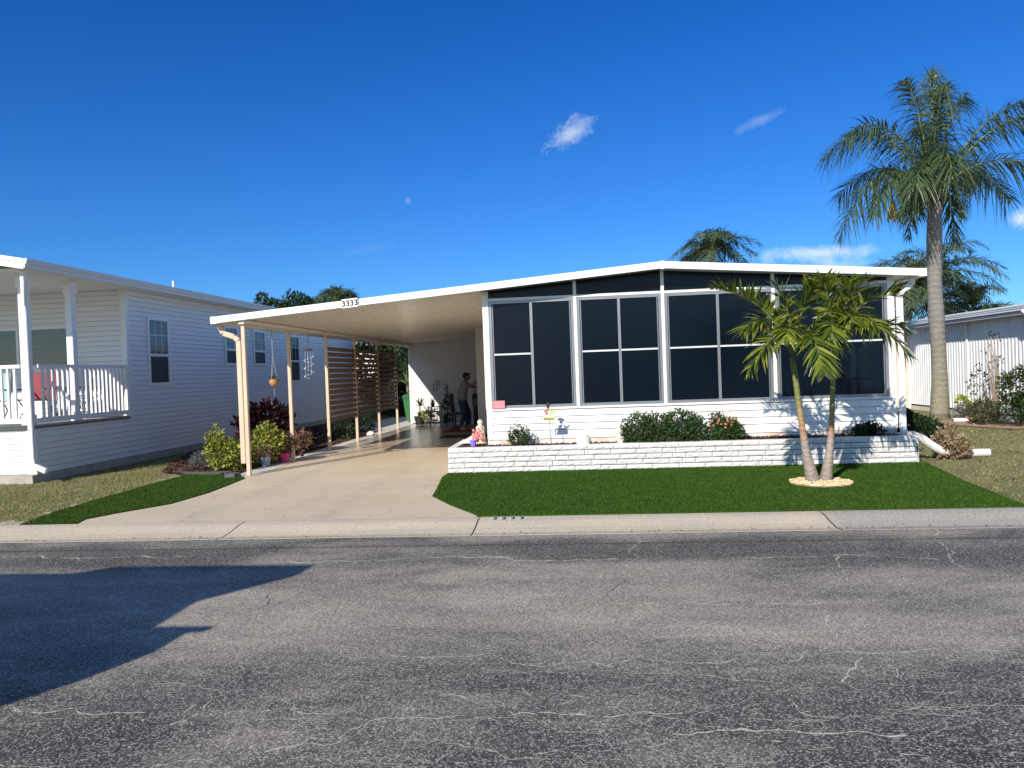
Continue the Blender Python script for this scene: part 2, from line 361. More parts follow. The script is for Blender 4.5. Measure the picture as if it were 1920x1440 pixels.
# ---------------------------------------------------------------- mesh helpers
class MB:
    def __init__(s): s.v = []; s.f = []
    def quad(s, a, b, c, d): n = len(s.v); s.v += [tuple(a), tuple(b), tuple(c), tuple(d)]; s.f.append((n, n+1, n+2, n+3)); return s
    def poly(s, pts): n = len(s.v); s.v += [tuple(p) for p in pts]; s.f.append(tuple(range(n, n+len(pts)))); return s
    def hexa(s, p):   # 8 points: bottom 4 ccw, top 4
        n = len(s.v); s.v += [tuple(q) for q in p]
        for f in ((3, 2, 1, 0), (4, 5, 6, 7), (0, 1, 5, 4), (1, 2, 6, 5), (2, 3, 7, 6), (3, 0, 4, 7)): s.f.append(tuple(n+i for i in f))
        return s
    def box(s, x0, x1, y0, y1, z0, z1):
        return s.hexa([(x0, y0, z0), (x1, y0, z0), (x1, y1, z0), (x0, y1, z0), (x0, y0, z1), (x1, y0, z1), (x1, y1, z1), (x0, y1, z1)])
    def bar(s, a, b, w, h, upv=(0, 0, 1)):
        a = Vector(a); b = Vector(b); d = (b-a).normalized(); u = Vector(upv)
        sd = d.cross(u)
        if sd.length < 1e-4: u = Vector((0, 1, 0)); sd = d.cross(u)
        sd.normalize(); u = sd.cross(d).normalized(); sd = sd*w/2; u = u*h/2
        return s.hexa([a-sd-u, a+sd-u, b+sd-u, b-sd-u, a-sd+u, a+sd+u, b+sd+u, b-sd+u])
    def tube(s, pts, rad, n=8, cap=True):
        pts = [Vector(p) for p in pts]
        if not hasattr(rad, '__len__'): rad = [rad]*len(pts)
        base = len(s.v); pu = None
        for i, p in enumerate(pts):
            d = (pts[min(i+1, len(pts)-1)]-pts[max(i-1, 0)]).normalized()
            if pu is None:
                pu = d.cross(Vector((0, 1, 0.01)));
                if pu.length < .1: pu = d.cross(Vector((1, 0, 0)))
            pu = (pu-d*pu.dot(d)).normalized(); pv = d.cross(pu)
            for k in range(n):
                a = 2*math.pi*k/n; q = p+(pu*math.cos(a)+pv*math.sin(a))*rad[i]; s.v.append(tuple(q))
        for i in range(len(pts)-1):
            for k in range(n):
                a = base+i*n+k; b = base+i*n+(k+1) % n; s.f.append((a, b, b+n, a+n))
        if cap:
            s.f.append(tuple(base+k for k in range(n))[::-1]); s.f.append(tuple(base+(len(pts)-1)*n+k for k in range(n)))
        return s
    def rect_tube(s, pts, w, h):
        for a, b in zip(pts, pts[1:]): s.bar(a, b, w, h, (0, 1, 0))
        return s
    def lathe(s, prof, c, n=16, jitter=0):
        base = len(s.v)
        for r, z in prof:
            for k in range(n):
                a = 2*math.pi*k/n; rr = r*(1+jitter*rnd.uniform(-1, 1)); s.v.append((c[0]+rr*math.cos(a), c[1]+rr*math.sin(a), c[2]+z))
        for i in range(len(prof)-1):
            for k in range(n):
                a = base+i*n+k; b = base+i*n+(k+1) % n; s.f.append((a, b, b+n, a+n))
        s.f.append(tuple(base+k for k in range(n))[::-1]); s.f.append(tuple(base+(len(prof)-1)*n+k for k in range(n)))
        return s
    def build(s, name, m, parent=None, smooth=False, bevel=0, kind=None, label=None):
        me = bpy.data.meshes.new(name); 
        org = parent_origin(parent)
        vv = s.v if org is None else [(x-org[0], y-org[1], z-org[2]) for x, y, z in s.v]
        me.from_pydata(vv, [], s.f); me.materials.append(m)
        if smooth: me.polygons.foreach_set('use_smooth', [True]*len(me.polygons))
        if bevel:
            bm = bmesh.new(); bm.from_mesh(me)
            bmesh.ops.bevel(bm, geom=list(bm.edges), offset=bevel, segments=2, affect='EDGES', clamp_overlap=True)
            bm.to_mesh(me); bm.free()
        me.update()
        o = bpy.data.objects.new(name, me); C.objects.link(o)
        if parent is not None: o.parent = parent
        if kind: o['kind'] = kind
        if label: o['label'] = label
        return o
ORG = {}
def parent_origin(p):
    if p is None: return None
    q = p
    while q.parent: q = q.parent
    return ORG.get(q.name, (0, 0, 0))
def tag(o, label, cat, group=None):
    o['label'] = label; o['category'] = cat
    if group: o['group'] = group
    return o
def thing(name, label, cat, loc=(0, 0, 0), group=None):
    o = bpy.data.objects.new(name, None); C.objects.link(o); o.location = loc; o.empty_display_size = .2
    ORG[o.name] = tuple(loc); return tag(o, label, cat, group)
def struct(o): o['kind'] = 'structure'; return o
def copy_tree(o, parent=None):
    c = o.copy(); C.objects.link(c)
    if parent: c.parent = parent
    for ch in list(o.children): copy_tree(ch, c)
    return c

def clip(poly, a, b, c):
    """keep points with a*u+b*v<=c"""
    out = []
    for i in range(len(poly)):
        p, q = poly[i], poly[(i+1) % len(poly)]
        dp, dq = a*p[0]+b*p[1]-c, a*q[0]+b*q[1]-c
        if dp <= 0: out.append(p)
        if dp*dq < 0: k = dp/(dp-dq); out.append((p[0]+(q[0]-p[0])*k, p[1]+(q[1]-p[1])*k))
    return out
def lap(mb, O, U, u0, u1, z0, z1, N, course=.11, lip=.014, clips=(), grv=.009):
    """lap siding on a vertical plane: point O + U*u, outward normal N"""
    O, U, N = Vector(O), Vector(U), Vector(N); z = z0
    while z < z1-1e-4:
        zt = min(z+course, z1); fr = (zt-z)/course
        p = [(u0, z), (u1, z), (u1, zt-(grv if zt < z1 else 0)), (u0, zt-(grv if zt < z1 else 0))]
        for c in clips: p = clip(p, *c) if p else p
        if p and len(p) > 2:
            def P(u, v): return O+U*u+Vector((0, 0, v))+N*(lip*(1-(v-z)/course))
            mb.poly([P(u, v) for u, v in p])
            ub = [u for u, v in p if abs(v-z) < 1e-5]
            if grv and z > z0+1e-4 and len(ub) >= 2:      # dark slot where each course tucks behind the one above
                a, b = min(ub), max(ub); q0 = O+U*a+Vector((0, 0, z)); q1 = O+U*b+Vector((0, 0, z)); e_ = Vector((0, 0, grv))
                mb.poly([q0-N*.02, q1-N*.02, q1-e_-N*.02, q0-e_-N*.02]); mb.poly([q0-e_-N*.02, q1-e_-N*.02, q1-e_+N*.0005, q0-e_+N*.0005])
            if len(ub) >= 2:
                a, b = min(ub), max(ub)
                q = [O+U*a+Vector((0, 0, z)), O+U*b+Vector((0, 0, z))]
                mb.poly([q[0]+N*lip, q[0]-N*.02, q[1]-N*.02, q[1]+N*lip])
        z = zt
    return mb

def text_mesh(name, s, size, Mx, m, parent=None, ext=.002, bold=.0):
    cu = bpy.data.curves.new(name, 'FONT'); cu.body = s; cu.size = size; cu.extrude = ext; cu.align_x = 'CENTER'; cu.align_y = 'CENTER'
    cu.offset = bold; cu.resolution_u = 3; cu.space_character = 1.05
    o = bpy.data.objects.new('tmp', cu); C.objects.link(o)
    bpy.context.view_layer.update()
    me = bpy.data.meshes.new_from_object(o.evaluated_get(bpy.context.evaluated_depsgraph_get()))
    bpy.data.objects.remove(o); bpy.data.curves.remove(cu)
    me.transform(Mx)
    org = parent_origin(parent)
    if org: me.transform(Matrix.Translation(-Vector(org)))
    me.materials.clear(); me.materials.append(m)
    ob = bpy.data.objects.new(name, me); C.objects.link(ob)
    if parent: ob.parent = parent
    return ob
def skin(name, pts, edges, m, parent=None, sub=2):
    """pts: list of (x,y,z,r)"""
    me = bpy.data.meshes.new(name); me.from_pydata([p[:3] for p in pts], edges, [])
    o = bpy.data.objects.new('tmpskin', me); C.objects.link(o)
    sk = o.modifiers.new('s', 'SKIN'); sk.use_smooth_shade = True
    lay = me.skin_vertices[0].data
    for i, p in enumerate(pts):
        r = p[3]; lay[i].radius = r if hasattr(r, '__len__') else (r, r)
    lay[0].use_root = True
    ss = o.modifiers.new('u', 'SUBSURF'); ss.levels = sub; ss.render_levels = sub
    bpy.context.view_layer.update()
    nm = bpy.data.meshes.new_from_object(o.evaluated_get(bpy.context.evaluated_depsgraph_get()))
    bpy.data.objects.remove(o)
    nm.name = name; nm.materials.clear(); nm.materials.append(m)
    ob = bpy.data.objects.new(name, nm); C.objects.link(ob)
    if parent is not None: ob.parent = parent
    return ob

def in_poly(x, y, P):
    c = False; j = len(P)-1
    for i in range(len(P)):
        if (P[i][1] > y) != (P[j][1] > y) and x < (P[j][0]-P[i][0])*(y-P[i][1])/(P[j][1]-P[i][1])+P[i][0]: c = not c
        j = i
    return c

# ---------------------------------------------------------------- ground, road, kerb, driveway, turf
g = MB(); g.quad((-900, -400, -.075), (900, -400, -.075), (900, 1400, -.075), (-900, 1400, -.075)); struct(g.build('ground', soil_m))
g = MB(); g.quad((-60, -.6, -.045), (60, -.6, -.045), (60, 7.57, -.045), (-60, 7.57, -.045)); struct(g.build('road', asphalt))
g = MB(); g.quad((-60, -90, -.05), (60, -90, -.05), (60, -.6, -.05), (-60, -.6, -.05)); struct(g.build('near_verge', soil_m))
# sand-filled cracks in the asphalt: jagged connected lines lying on the road
def ribbon(mb, pts, w, z, seed, jag=.10, gap=.12):
    r2 = random.Random(seed); P = [Vector((x, y)) for x, y in pts]
    for _ in range(5):
        Q = [P[0]]
        for a, b in zip(P, P[1:]):
            d = b-a; L = d.length; m = (a+b)/2+Vector((-d.y, d.x))*r2.uniform(-jag, jag)*1.3+Vector((r2.uniform(-.1, .1)*L, r2.uniform(-.04, .04)*L))
            if L > .022: Q += [m, b]
            else: Q.append(b)
        P = Q
    wp = w*r2.uniform(.5, 1)
    for i in range(len(P)-1):
        a, b = P[i], P[i+1]; d = (b-a)
        if d.length < 1e-5: continue
        n = Vector((-d.y, d.x)).normalized(); wn_ = max(.0012, w*(.35+.65*abs(noise.noise(Vector((i*.21, seed*3.3, 0)))*2.2))*r2.uniform(.5, 1.2)*(.30+.70*abs(d.x)/d.length))
        if noise.noise(Vector((i*.09, seed*1.7, 5))) > -.32+gap: 
            mb.quad((a.x-n.x*wp/2, a.y-n.y*wp/2, z), (b.x-n.x*wn_/2, b.y-n.y*wn_/2, z), (b.x+n.x*wn_/2, b.y+n.y*wn_/2, z), (a.x+n.x*wp/2, a.y+n.y*wp/2, z))
        wp = wn_
LONG = [[(0.403, 7.54), (0.437, 7.394), (0.322, 6.898), (0.279, 6.338), (0.208, 5.938)], [(-2.9, 6.60), (-0.712, 6.562), (-0.245, 6.503), (0.212, 6.537)],
    [(2.026, 6.613), (1.973, 6.350), (1.951, 6.153), (1.859, 5.810)], [(0.124, 5.304), (0.849, 5.278), (1.579, 5.276)],
    [(3.25, 7.52), (3.195, 7.367), (3.032, 6.945), (2.832, 6.311), (2.841, 6.117)], [(1.264, 6.541), (1.786, 6.534), (2.112, 6.609), (2.777, 6.416)],
    [(1.494, 5.022), (1.434, 4.724), (1.423, 4.527), (1.441, 4.339), (1.350, 4.151), (1.239, 3.978)],
    [(-0.479, 4.215), (-0.045, 4.256), (0.042, 4.179), (0.242, 4.336), (0.355, 4.257), (0.669, 4.220), (0.784, 4.298)],
    [(1.554, 4.262), (1.527, 4.047), (1.547, 3.904)], [(1.750, 4.403), (1.867, 4.443), (2.041, 4.419), (2.319, 4.364), (3.1, 4.38)],
    [(0.923, 3.772), (0.934, 3.629), (1.098, 3.578)], [(-2.994, 3.587), (-2.764, 3.573), (-2.657, 3.605), (-2.521, 3.536), (-2.443, 3.567), (-2.274, 3.570)],
    [(-2.060, 3.443), (-1.986, 3.557), (-2.029, 3.773)], [(-1.289, 4.417), (-1.201, 4.333), (-0.985, 4.292), (-0.605, 4.375), (-0.482, 4.238)],
    [(-0.417, 3.587), (-0.098, 3.593), (0.065, 3.568), (0.392, 3.613)], [(0.203, 3.414), (0.413, 3.404), (0.699, 3.440), (1.016, 3.428), (1.326, 3.416)],
    [(1.048, 4.260), (1.166, 4.378), (1.434, 4.402), (1.750, 4.403)], [(-1.473, 3.202), (-1.167, 3.307), (-1.079, 3.518), (-0.674, 3.571)],
    [(-6.5, 6.75), (-4.9, 6.78), (-3.9, 6.85)], [(3.4, 5.9), (4.6, 5.95), (6, 5.8)]]
cr = MB()
for i, L in enumerate(LONG): ribbon(cr, L, .016 if L[0][1] < 5 else .022, -.0425, 60+i, gap=-.06)
r2 = random.Random(77)
for i in range(380):      # short map-cracking near the viewer
    x = r2.uniform(-3.4, 3.9); y = 2.4+2.15*r2.random()**.9
    if x < -.8 and r2.random() < .45: continue
    if y > 3.9 and r2.random() < .55: continue
    a = r2.gauss(0, .25)+(math.pi/2 if r2.random() < .16 else 0); l = r2.uniform(.08, .42); p = [(x, y)]
    for k in range(r2.randint(2, 4)): a += r2.gauss(0, .55); p.append((p[-1][0]+math.cos(a)*l*.5, p[-1][1]+math.sin(a)*l*.32))
    ribbon(cr, p, r2.uniform(.0035, .0085) if y < 4.6 else .010, -.0425, 200+i, gap=.02)
for i in range(26):
    x = r2.uniform(-6, 5); y = r2.uniform(4.8, 7.1); p = [(x, y), (x+r2.uniform(.1, .5), y+r2.uniform(-.05, .05))]; ribbon(cr, p, r2.uniform(.003, .007), -.0425, 700+i)
struct(cr.build('road_crack_fill', mat('crack_sand', (.58, .545, .46), .95, var=.3, vscale=20)))
cr = MB(); ribbon(cr, [(-2.503, 5.624), (-2.412, 5.229), (-2.450, 5.181)], .012, -.0424, 5, gap=-.1); ribbon(cr, [(.208, 5.938), (.146, 5.693), (.128, 5.304)], .010, -.0424, 6, gap=0); ribbon(cr, [(1.859, 5.810), (1.691, 5.544), (1.579, 5.276)], .010, -.0424, 7, gap=0)
struct(cr.build('road_crack', mat('crack_dark', (.025, .024, .022), .95)))
cr = MB(); ribbon(cr, [(-3.623, 8.32), (-3.677, 8.776), (-3.678, 9.203), (-3.641, 9.667), (-3.60, 10.0)], .010, .0015, 8, .08, -.1); ribbon(cr, [(-3.3, 11.6), (-3.506, 11.044), (-3.539, 10.690), (-3.627, 10.364), (-3.641, 9.8)], .009, .0015, 9, .08, 0)
ribbon(cr, [(-4.8, 8.30), (-3.8, 8.295), (-2.6, 8.30), (-1.6, 8.296)], .012, .0095, 10, .01, .22)
struct(cr.build('driveway_crack', mat('drive_crack', (.30, .235, .16), .95)))
# rolled kerb in cast lengths with thin joints
g = MB(); prof = [(7.56, -.040), (7.70, -.050), (7.88, -.034), (8.08, .000), (8.20, .008), (8.285, .006)]
joints = [-60, -30, -16, -10, -7.05, -3.93, -1.235, 2.39, 5.4, 8.5, 16, 30, 60]
for a, b in zip(joints, joints[1:]):
    a += .007; b -= .007; n = max(2, int((b-a)/.3)) if b-a < 8 else 2
    for i in range(n):
        xa, xb = a+(b-a)*i/n, a+(b-a)*(i+1)/n
        for (y0, z0), (y1, z1) in zip(prof, prof[1:]): g.quad((xa, y0, z0), (xb, y0, z0), (xb, y1, z1), (xa, y1, z1))
    g.quad((a, 7.56, -.07), (b, 7.56, -.07), (b, 7.56, -.040), (a, 7.56, -.040))
struct(g.build('kerb', curb_m, smooth=False))
g = MB(); g.quad((-60, 8.27, -.012), (60, 8.27, -.012), (60, 120, -.012), (-60, 120, -.012)); struct(g.build('dry_lawn_ground', soil_m))
TL = [(-6.75, 8.31), (-6.02, 8.29), (-6.13, 8.6), (-5.98, 8.95), (-5.62, 9.6), (-5.56, 10.5), (-5.62, 11.2), (-5.70, 12.0), (-6.09, 12.44), (-7.07, 12.74), (-7.03, 10.9), (-6.93, 9.2)]
TR = [(-1.27, 8.37), (4.52, 8.37), (4.73, 10.2), (5.03, 11.95), (4.95, 12.04), (-2.28, 12.04), (-2.30, 11.6), (-2.13, 10.25), (-2.09, 9.82), (-1.72, 9.1)]
DR = [(-6.02, 8.28), (-1.27, 8.28), (-1.30, 8.42), (-1.75, 9.15), (-2.10, 9.82), (-2.14, 10.25), (-2.31, 11.6), (-2.28, 13.3), (-2.28, 13.6), (-1.72, 13.6), (-1.72, 24.6), (-5.9, 24.6), (-5.9, 12.2), (-5.68, 12.0), (-5.60, 11.2), (-5.54, 10.5), (-5.60, 9.6), (-5.97, 8.95), (-6.11, 8.6)]
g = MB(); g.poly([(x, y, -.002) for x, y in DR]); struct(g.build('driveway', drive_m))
g = MB(); g.poly([(-6.10, 12.35, .002), (-5.88, 12.2, .002), (-5.62, 12.3, .002), (-5.80, 15.0, .002), (-5.74, 24.5, .002), (-6.10, 24.5, .002)]); struct(g.build('driveway_edge_strip', edge_m))
g = MB(); g.poly([(-7.4, 22.6, .0), (-6.10, 21.6, .0), (-6.10, 24.5, .0), (-5.9, 24.6, .0), (-5.9, 29, .0), (-7.6, 29, .0)]); struct(g.build('side_path', edge_m))
for P, n in ((TR, 'front'), (TL, 'side')):
    g = MB(); g.poly([(x, y, .006) for x, y in P]); k = len(P)
    for i in range(k):
        a, b = P[i], P[(i+1) % k]; g.quad((a[0], a[1], -.01), (b[0], b[1], -.01), (b[0], b[1], .006), (a[0], a[1], .006))
    struct(g.build('synthetic_lawn', turf_m))
# sandy seam along the turf edges
g = MB()
def seam(a, b, w, seed):
    r2 = random.Random(seed); n = int((Vector(b)-Vector(a)).length/.12); d = (Vector(b)-Vector(a)).normalized(); s = Vector((-d.y, d.x))
    pr = [w*(.25+.75*r2.random())*max(0, noise.noise(Vector((i*.35, seed, 0)))*2+.6) for i in range(n+1)]
    for i in range(n):
        p = Vector(a).lerp(Vector(b), i/n); q = Vector(a).lerp(Vector(b), (i+1)/n)
        g.quad((p.x, p.y, -.004), (q.x, q.y, -.004), (q.x+s.x*pr[i+1], q.y+s.y*pr[i+1], -.006), (p.x+s.x*pr[i], p.y+s.y*pr[i], -.006))
seam((-6.76, 8.30), (-6.93, 9.2), .16, 1); seam((-6.93, 9.2), (-7.03, 10.9), .14, 2); seam((-7.03, 10.9), (-7.09, 12.75), .2, 3)
seam((5.03, 11.95), (4.73, 10.2), -.16, 4); seam((4.73, 10.2), (4.53, 8.37), -.13, 5); seam((-9.0, 8.30), (-6.75, 8.30), .35, 6); seam((4.53, 8.33), (8.5, 8.33), .12, 7)
struct(g.build('sandy_seam', sand_m))

def blades(name, P, n, h0, h1, m, seed, z=-.01, lean=.5, wdt=.006, density_noise=0, skip=None):
    r2 = random.Random(seed); xs = [p[0] for p in P]; ys = [p[1] for p in P]; v = []; f = []
    x0, x1, y0, y1 = min(xs), max(xs), min(ys), max(ys); k = 0; tries = 0
    while k < n and tries < n*6:
        tries += 1; x = r2.uniform(x0, x1); y = y0+(y1-y0)*r2.random()**1.0
        if not in_poly(x, y, P): continue
        if skip and skip(x, y): continue
        if density_noise and noise.noise(Vector((x*1.1, y*1.3, seed)))+.55*noise.noise(Vector((x*5, y*5, seed))) < -density_noise+r2.random()*.5-.2: continue
        a = r2.uniform(0, 6.283); h = r2.uniform(h0, h1); wx, wy = math.cos(a)*wdt*r2.uniform(.6, 1.4), math.sin(a)*wdt; l = r2.uniform(0, lean)*h; b = r2.uniform(0, 6.283)
        q = len(v); v += [(x-wx, y-wy, z), (x+wx, y+wy, z), (x+math.cos(b)*l, y+math.sin(b)*l, z+h)]; f.append((q, q+1, q+2)); k += 1
    mb = MB(); mb.v = v; mb.f = f; o = mb.build(name, m); o['kind'] = 'stuff'; return o
tree_ring = lambda x, y: ((x-2.98)/.40)**2+((y-10.19)/.42)**2 < 1
o = blades('artificial_grass', TR, 190000, .012, .024, grass_turf, 3, .004, .7, .0045, skip=tree_ring); tag(o, 'short bright green artificial grass in front of the white block planter', 'grass')
o = blades('artificial_grass', TL, 55000, .012, .024, grass_turf, 4, .004, .7, .0045); tag(o, 'dark green artificial grass strip left of the driveway', 'grass')
YL = [(-20, 8.31), (-6.79, 8.31), (-6.97, 9.2), (-7.08, 10.9), (-7.12, 12.75), (-7.4, 13.2), (-7.6, 16), (-8.0, 30), (-9.2, 30), (-9.42, 12.0), (-20, 12.0)]
YR = [(4.57, 8.33), (16, 8.33), (16, 30), (5.0, 30), (5.0, 12.9), (5.08, 11.95), (4.77, 10.2)]
path_skip = lambda x, y: in_poly(x, y, [(8.55, 21.2), (7.85, 19.3), (8.75, 16.6), (9.8, 17.2), (9.3, 20.9)])
o = blades('dry_grass', YL, 110000, .010, .032, grass_dry, 5, -.012, 1.8, .0055, .32); tag(o, 'patchy dry grass in the yard beside the left neighbouring house', 'grass')
o = blades('dry_grass', YR, 150000, .010, .030, grass_dry, 6, -.012, 1.8, .0055, .6, path_skip); tag(o, 'dry yellowish grass in the yard on the right of the lot', 'grass')

# painted house number on the kerb
kp = MB(); 
def kz(y): 
    for (y0, z0), (y1, z1) in zip(prof, prof[1:]):
        if y0 <= y <= y1: return z0+(z1-z0)*(y-y0)/(y1-y0)
    return .006
for i in range(4):
    xa = -1.10+i*.098; 
    kp.poly([(xa, 8.075, kz(8.081)+.004), (xa+.085, 8.075, kz(8.081)+.004), (xa+.09, 8.20, kz(8.20)+.004), (xa+.005, 8.20, kz(8.20)+.004)])
kn = thing('kerb_number', 'worn black 3333 stencilled on white patches on the kerb by the driveway', 'house number', (-.92, 8.16, 0))
kp.build('painted_patch', mat('kerb_white_paint', (.66, .66, .64), .8, var=.2, vscale=30), kn)
for i in range(4):
    Mx = Matrix.Translation((-1.055+i*.098, 8.145, kz(8.145)+.009)) @ Matrix.Rotation(R(3), 4, 'X')
    text_mesh('digit', '3', .14, Mx @ Matrix.Diagonal((1, 1, 1, 1)), mat('kerb_black_paint', (.05, .05, .05), .9, var=.5, vscale=40), kn, .001, .001)

# ================================================================ MAIN HOUSE
RX, RZ, SL_, SR_ = 1.24, 3.27, .0745, .079
def rtop(x): return RZ-(RX-x)*SL_ if x < RX else RZ-(x-RX)*SR_
def rbot(x): return rtop(x)-.113
XL, XR, YF, YB = -6.28, 5.22, 12.24, 33.0
home = thing('mobile_home', 'white single-storey home with low gable roof, dark screened front porch and attached open carport', 'house', (0, 12.6, 0))
# roof sheet
g = MB()
for a, b in ((XL, RX), (RX, XR)):
    g.hexa([(a, YF+.03, rbot(a)+.03), (b, YF+.03, rbot(b)+.03), (b, YB, rbot(b)+.03), (a, YB, rbot(a)+.03),
            (a, YF+.03, rtop(a)-.006), (b, YF+.03, rtop(b)-.006), (b, YB, rtop(b)-.006), (a, YB, rtop(a)-.006)])
g.build('roof', roofm, home)
# fascia with ribbed profile
g = MB(); P_ = [(0, 0), (0, .030), (.012, .036), (.012, .052), (0, .058), (0, .083), (.016, .090), (.016, .113)]
for a, b in ((XL, RX-.002), (RX+.002, XR)):
    for (d0, h0), (d1, h1) in zip(P_, P_[1:]):
        g.quad((a, YF-.016+d0, rbot(a)+h0), (b, YF-.016+d0, rbot(b)+h0), (b, YF-.016+d1, rbot(b)+h1), (a, YF-.016+d1, rbot(a)+h1))
    g.quad((a, YF-.0, rbot(a)+.113), (b, YF-.0, rbot(b)+.113), (b, YF+.06, rtop(b)+.001), (a, YF+.06, rtop(a)+.001))
    g.quad((a, YF+.03, rbot(a)), (b, YF+.03, rbot(b)), (b, YF-.016, rbot(b)), (a, YF-.016, rbot(a)))
g.box(RX-.03, RX+.03, YF-.022, YF+.0, rbot(RX)-.012, rtop(RX)+.004)
g.build('fascia', white, home)
# side gutters
g = MB(); g.box(XL-.015, XL+.09, YF-.018, YB, rbot(XL)-.004, rtop(XL)+.004); g.build('gutter', white, home)
g = MB(); g.box(XR-.10, XR+.015, YF-.018, YB, rbot(XR)-.004, rtop(XR)+.004); g.build('gutter', white, home)
# carport ceiling: interlocking pans running from house to eave
g = MB(); y = YF+.035; pw = .305
while y < 24.62:
    for a, b in ((XL+.09, -1.72),):
        z0a, z0b = rbot(a)+.022, rbot(b)+.022
        g.quad((a, y, z0a), (b, y, z0b), (b, y+pw-.02, z0b), (a, y+pw-.02, z0a))
        g.quad((a, y+pw-.02, z0a), (b, y+pw-.02, z0b), (b, y+pw-.014, z0b-.012), (a, y+pw-.014, z0a-.012))
        g.quad((a, y+pw-.014, z0a-.012), (b, y+pw-.014, z0b-.012), (b, y+pw, z0b-.012), (a, y+pw, z0a-.012))
        g.quad((a, y+pw, z0a-.012), (b, y+pw, z0b-.012), (b, y+pw, z0b), (a, y+pw, z0a))
    y += pw
g.build('carport_ceiling', ceil_m, home)
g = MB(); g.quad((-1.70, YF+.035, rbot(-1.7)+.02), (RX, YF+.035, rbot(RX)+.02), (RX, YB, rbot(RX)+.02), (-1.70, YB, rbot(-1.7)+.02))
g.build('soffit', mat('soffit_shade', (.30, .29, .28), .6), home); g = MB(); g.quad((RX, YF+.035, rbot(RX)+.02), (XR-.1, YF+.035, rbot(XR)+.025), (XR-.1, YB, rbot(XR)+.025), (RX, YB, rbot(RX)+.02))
g.build('soffit', white, home)
g = MB(); g.box(-5.83, -5.73, YF+.04, 24.6, 2.575, rbot(-5.78)+.008); g.build('carport_beam', ceil_m, home)
for i, y in enumerate((12.36, 14.3, 16.42, 18.49, 20.53, 22.53)):
    g = MB(); g.box(-5.815, -5.752, y-.03, y+.032, 0.0, 2.577); g.build('carport_post', beige, home, bevel=.004)
# slatted privacy panels between the rear posts, boards of varying spacing
for y0, y1 in ((16.47, 18.45), (18.54, 20.49), (20.58, 22.49)):
    g = MB(); z = .64
    while z < 2.27:
        g.hexa([(-5.80, y0, z), (-5.765, y0, z), (-5.765, y1, z), (-5.80, y1, z), (-5.80, y0, z+.085), (-5.765, y0, z+.085), (-5.765, y1, z+.085), (-5.80, y1, z+.085)]); z += .122
    g.box(-5.815, -5.80, y0-.02, y0+.03, .60, 2.27); g.box(-5.815, -5.80, y1-.03, y1+.02, .60, 2.27)
    g.build('slat_panel', brown, home)
# screened porch front ------------------------------------------------
FY = 12.6
xs = [-1.665, -.165, 1.265, 3.02, 4.86]
g = MB(); lap(g, (0, FY, 0), (1, 0, 0), -1.60, 4.82, .50, .955, (0, -1, 0), .1137, .022, grv=.010); 
g.build('lap_siding', siding, home)
g = MB(); g.box(-1.70, -1.60, FY-.022, FY+.05, .497, .955); g.box(4.822, 4.885, FY-.022, FY+.05, .48, .955)
g.box(-1.70, 4.885, FY-.03, FY+.05, .957, .992); g.box(-1.68, 4.87, FY-.014, FY+.01, .470, .497)
g.build('trim', white, home)
g = MB(); g.quad((-1.70, FY+.004, -.02), (4.88, FY+.004, -.02), (4.88, FY+.004, .485), (-1.70, FY+.004, .485))
g.quad((-1.70, 24, -.02), (-1.70, FY+.004, -.02), (-1.70, FY+.004, .485), (-1.70, 24, .485)); g.build('stucco_base', stucco, home)
for i, x in enumerate(xs):
    wd = .036 if 0 < i < 4 else .085
    if i == 4: g = MB(); g.box(4.78, 4.885, FY-.018, FY+.06, .993, rbot(4.86)+.015)
    elif i == 0: g = MB(); g.box(-1.71, -1.61, FY-.018, FY+.06, .993, rbot(-1.66)+.015)
    else: g = MB(); g.box(x-wd/2-.008, x+wd/2+.008, FY-.018, FY+.06, .993, rbot(x)+.015)
    g.build('porch_post', white, home, bevel=.003)
bays = [(-1.608, -.192), (-.138, 1.238), (1.292, 2.993), (3.047, 4.778)]
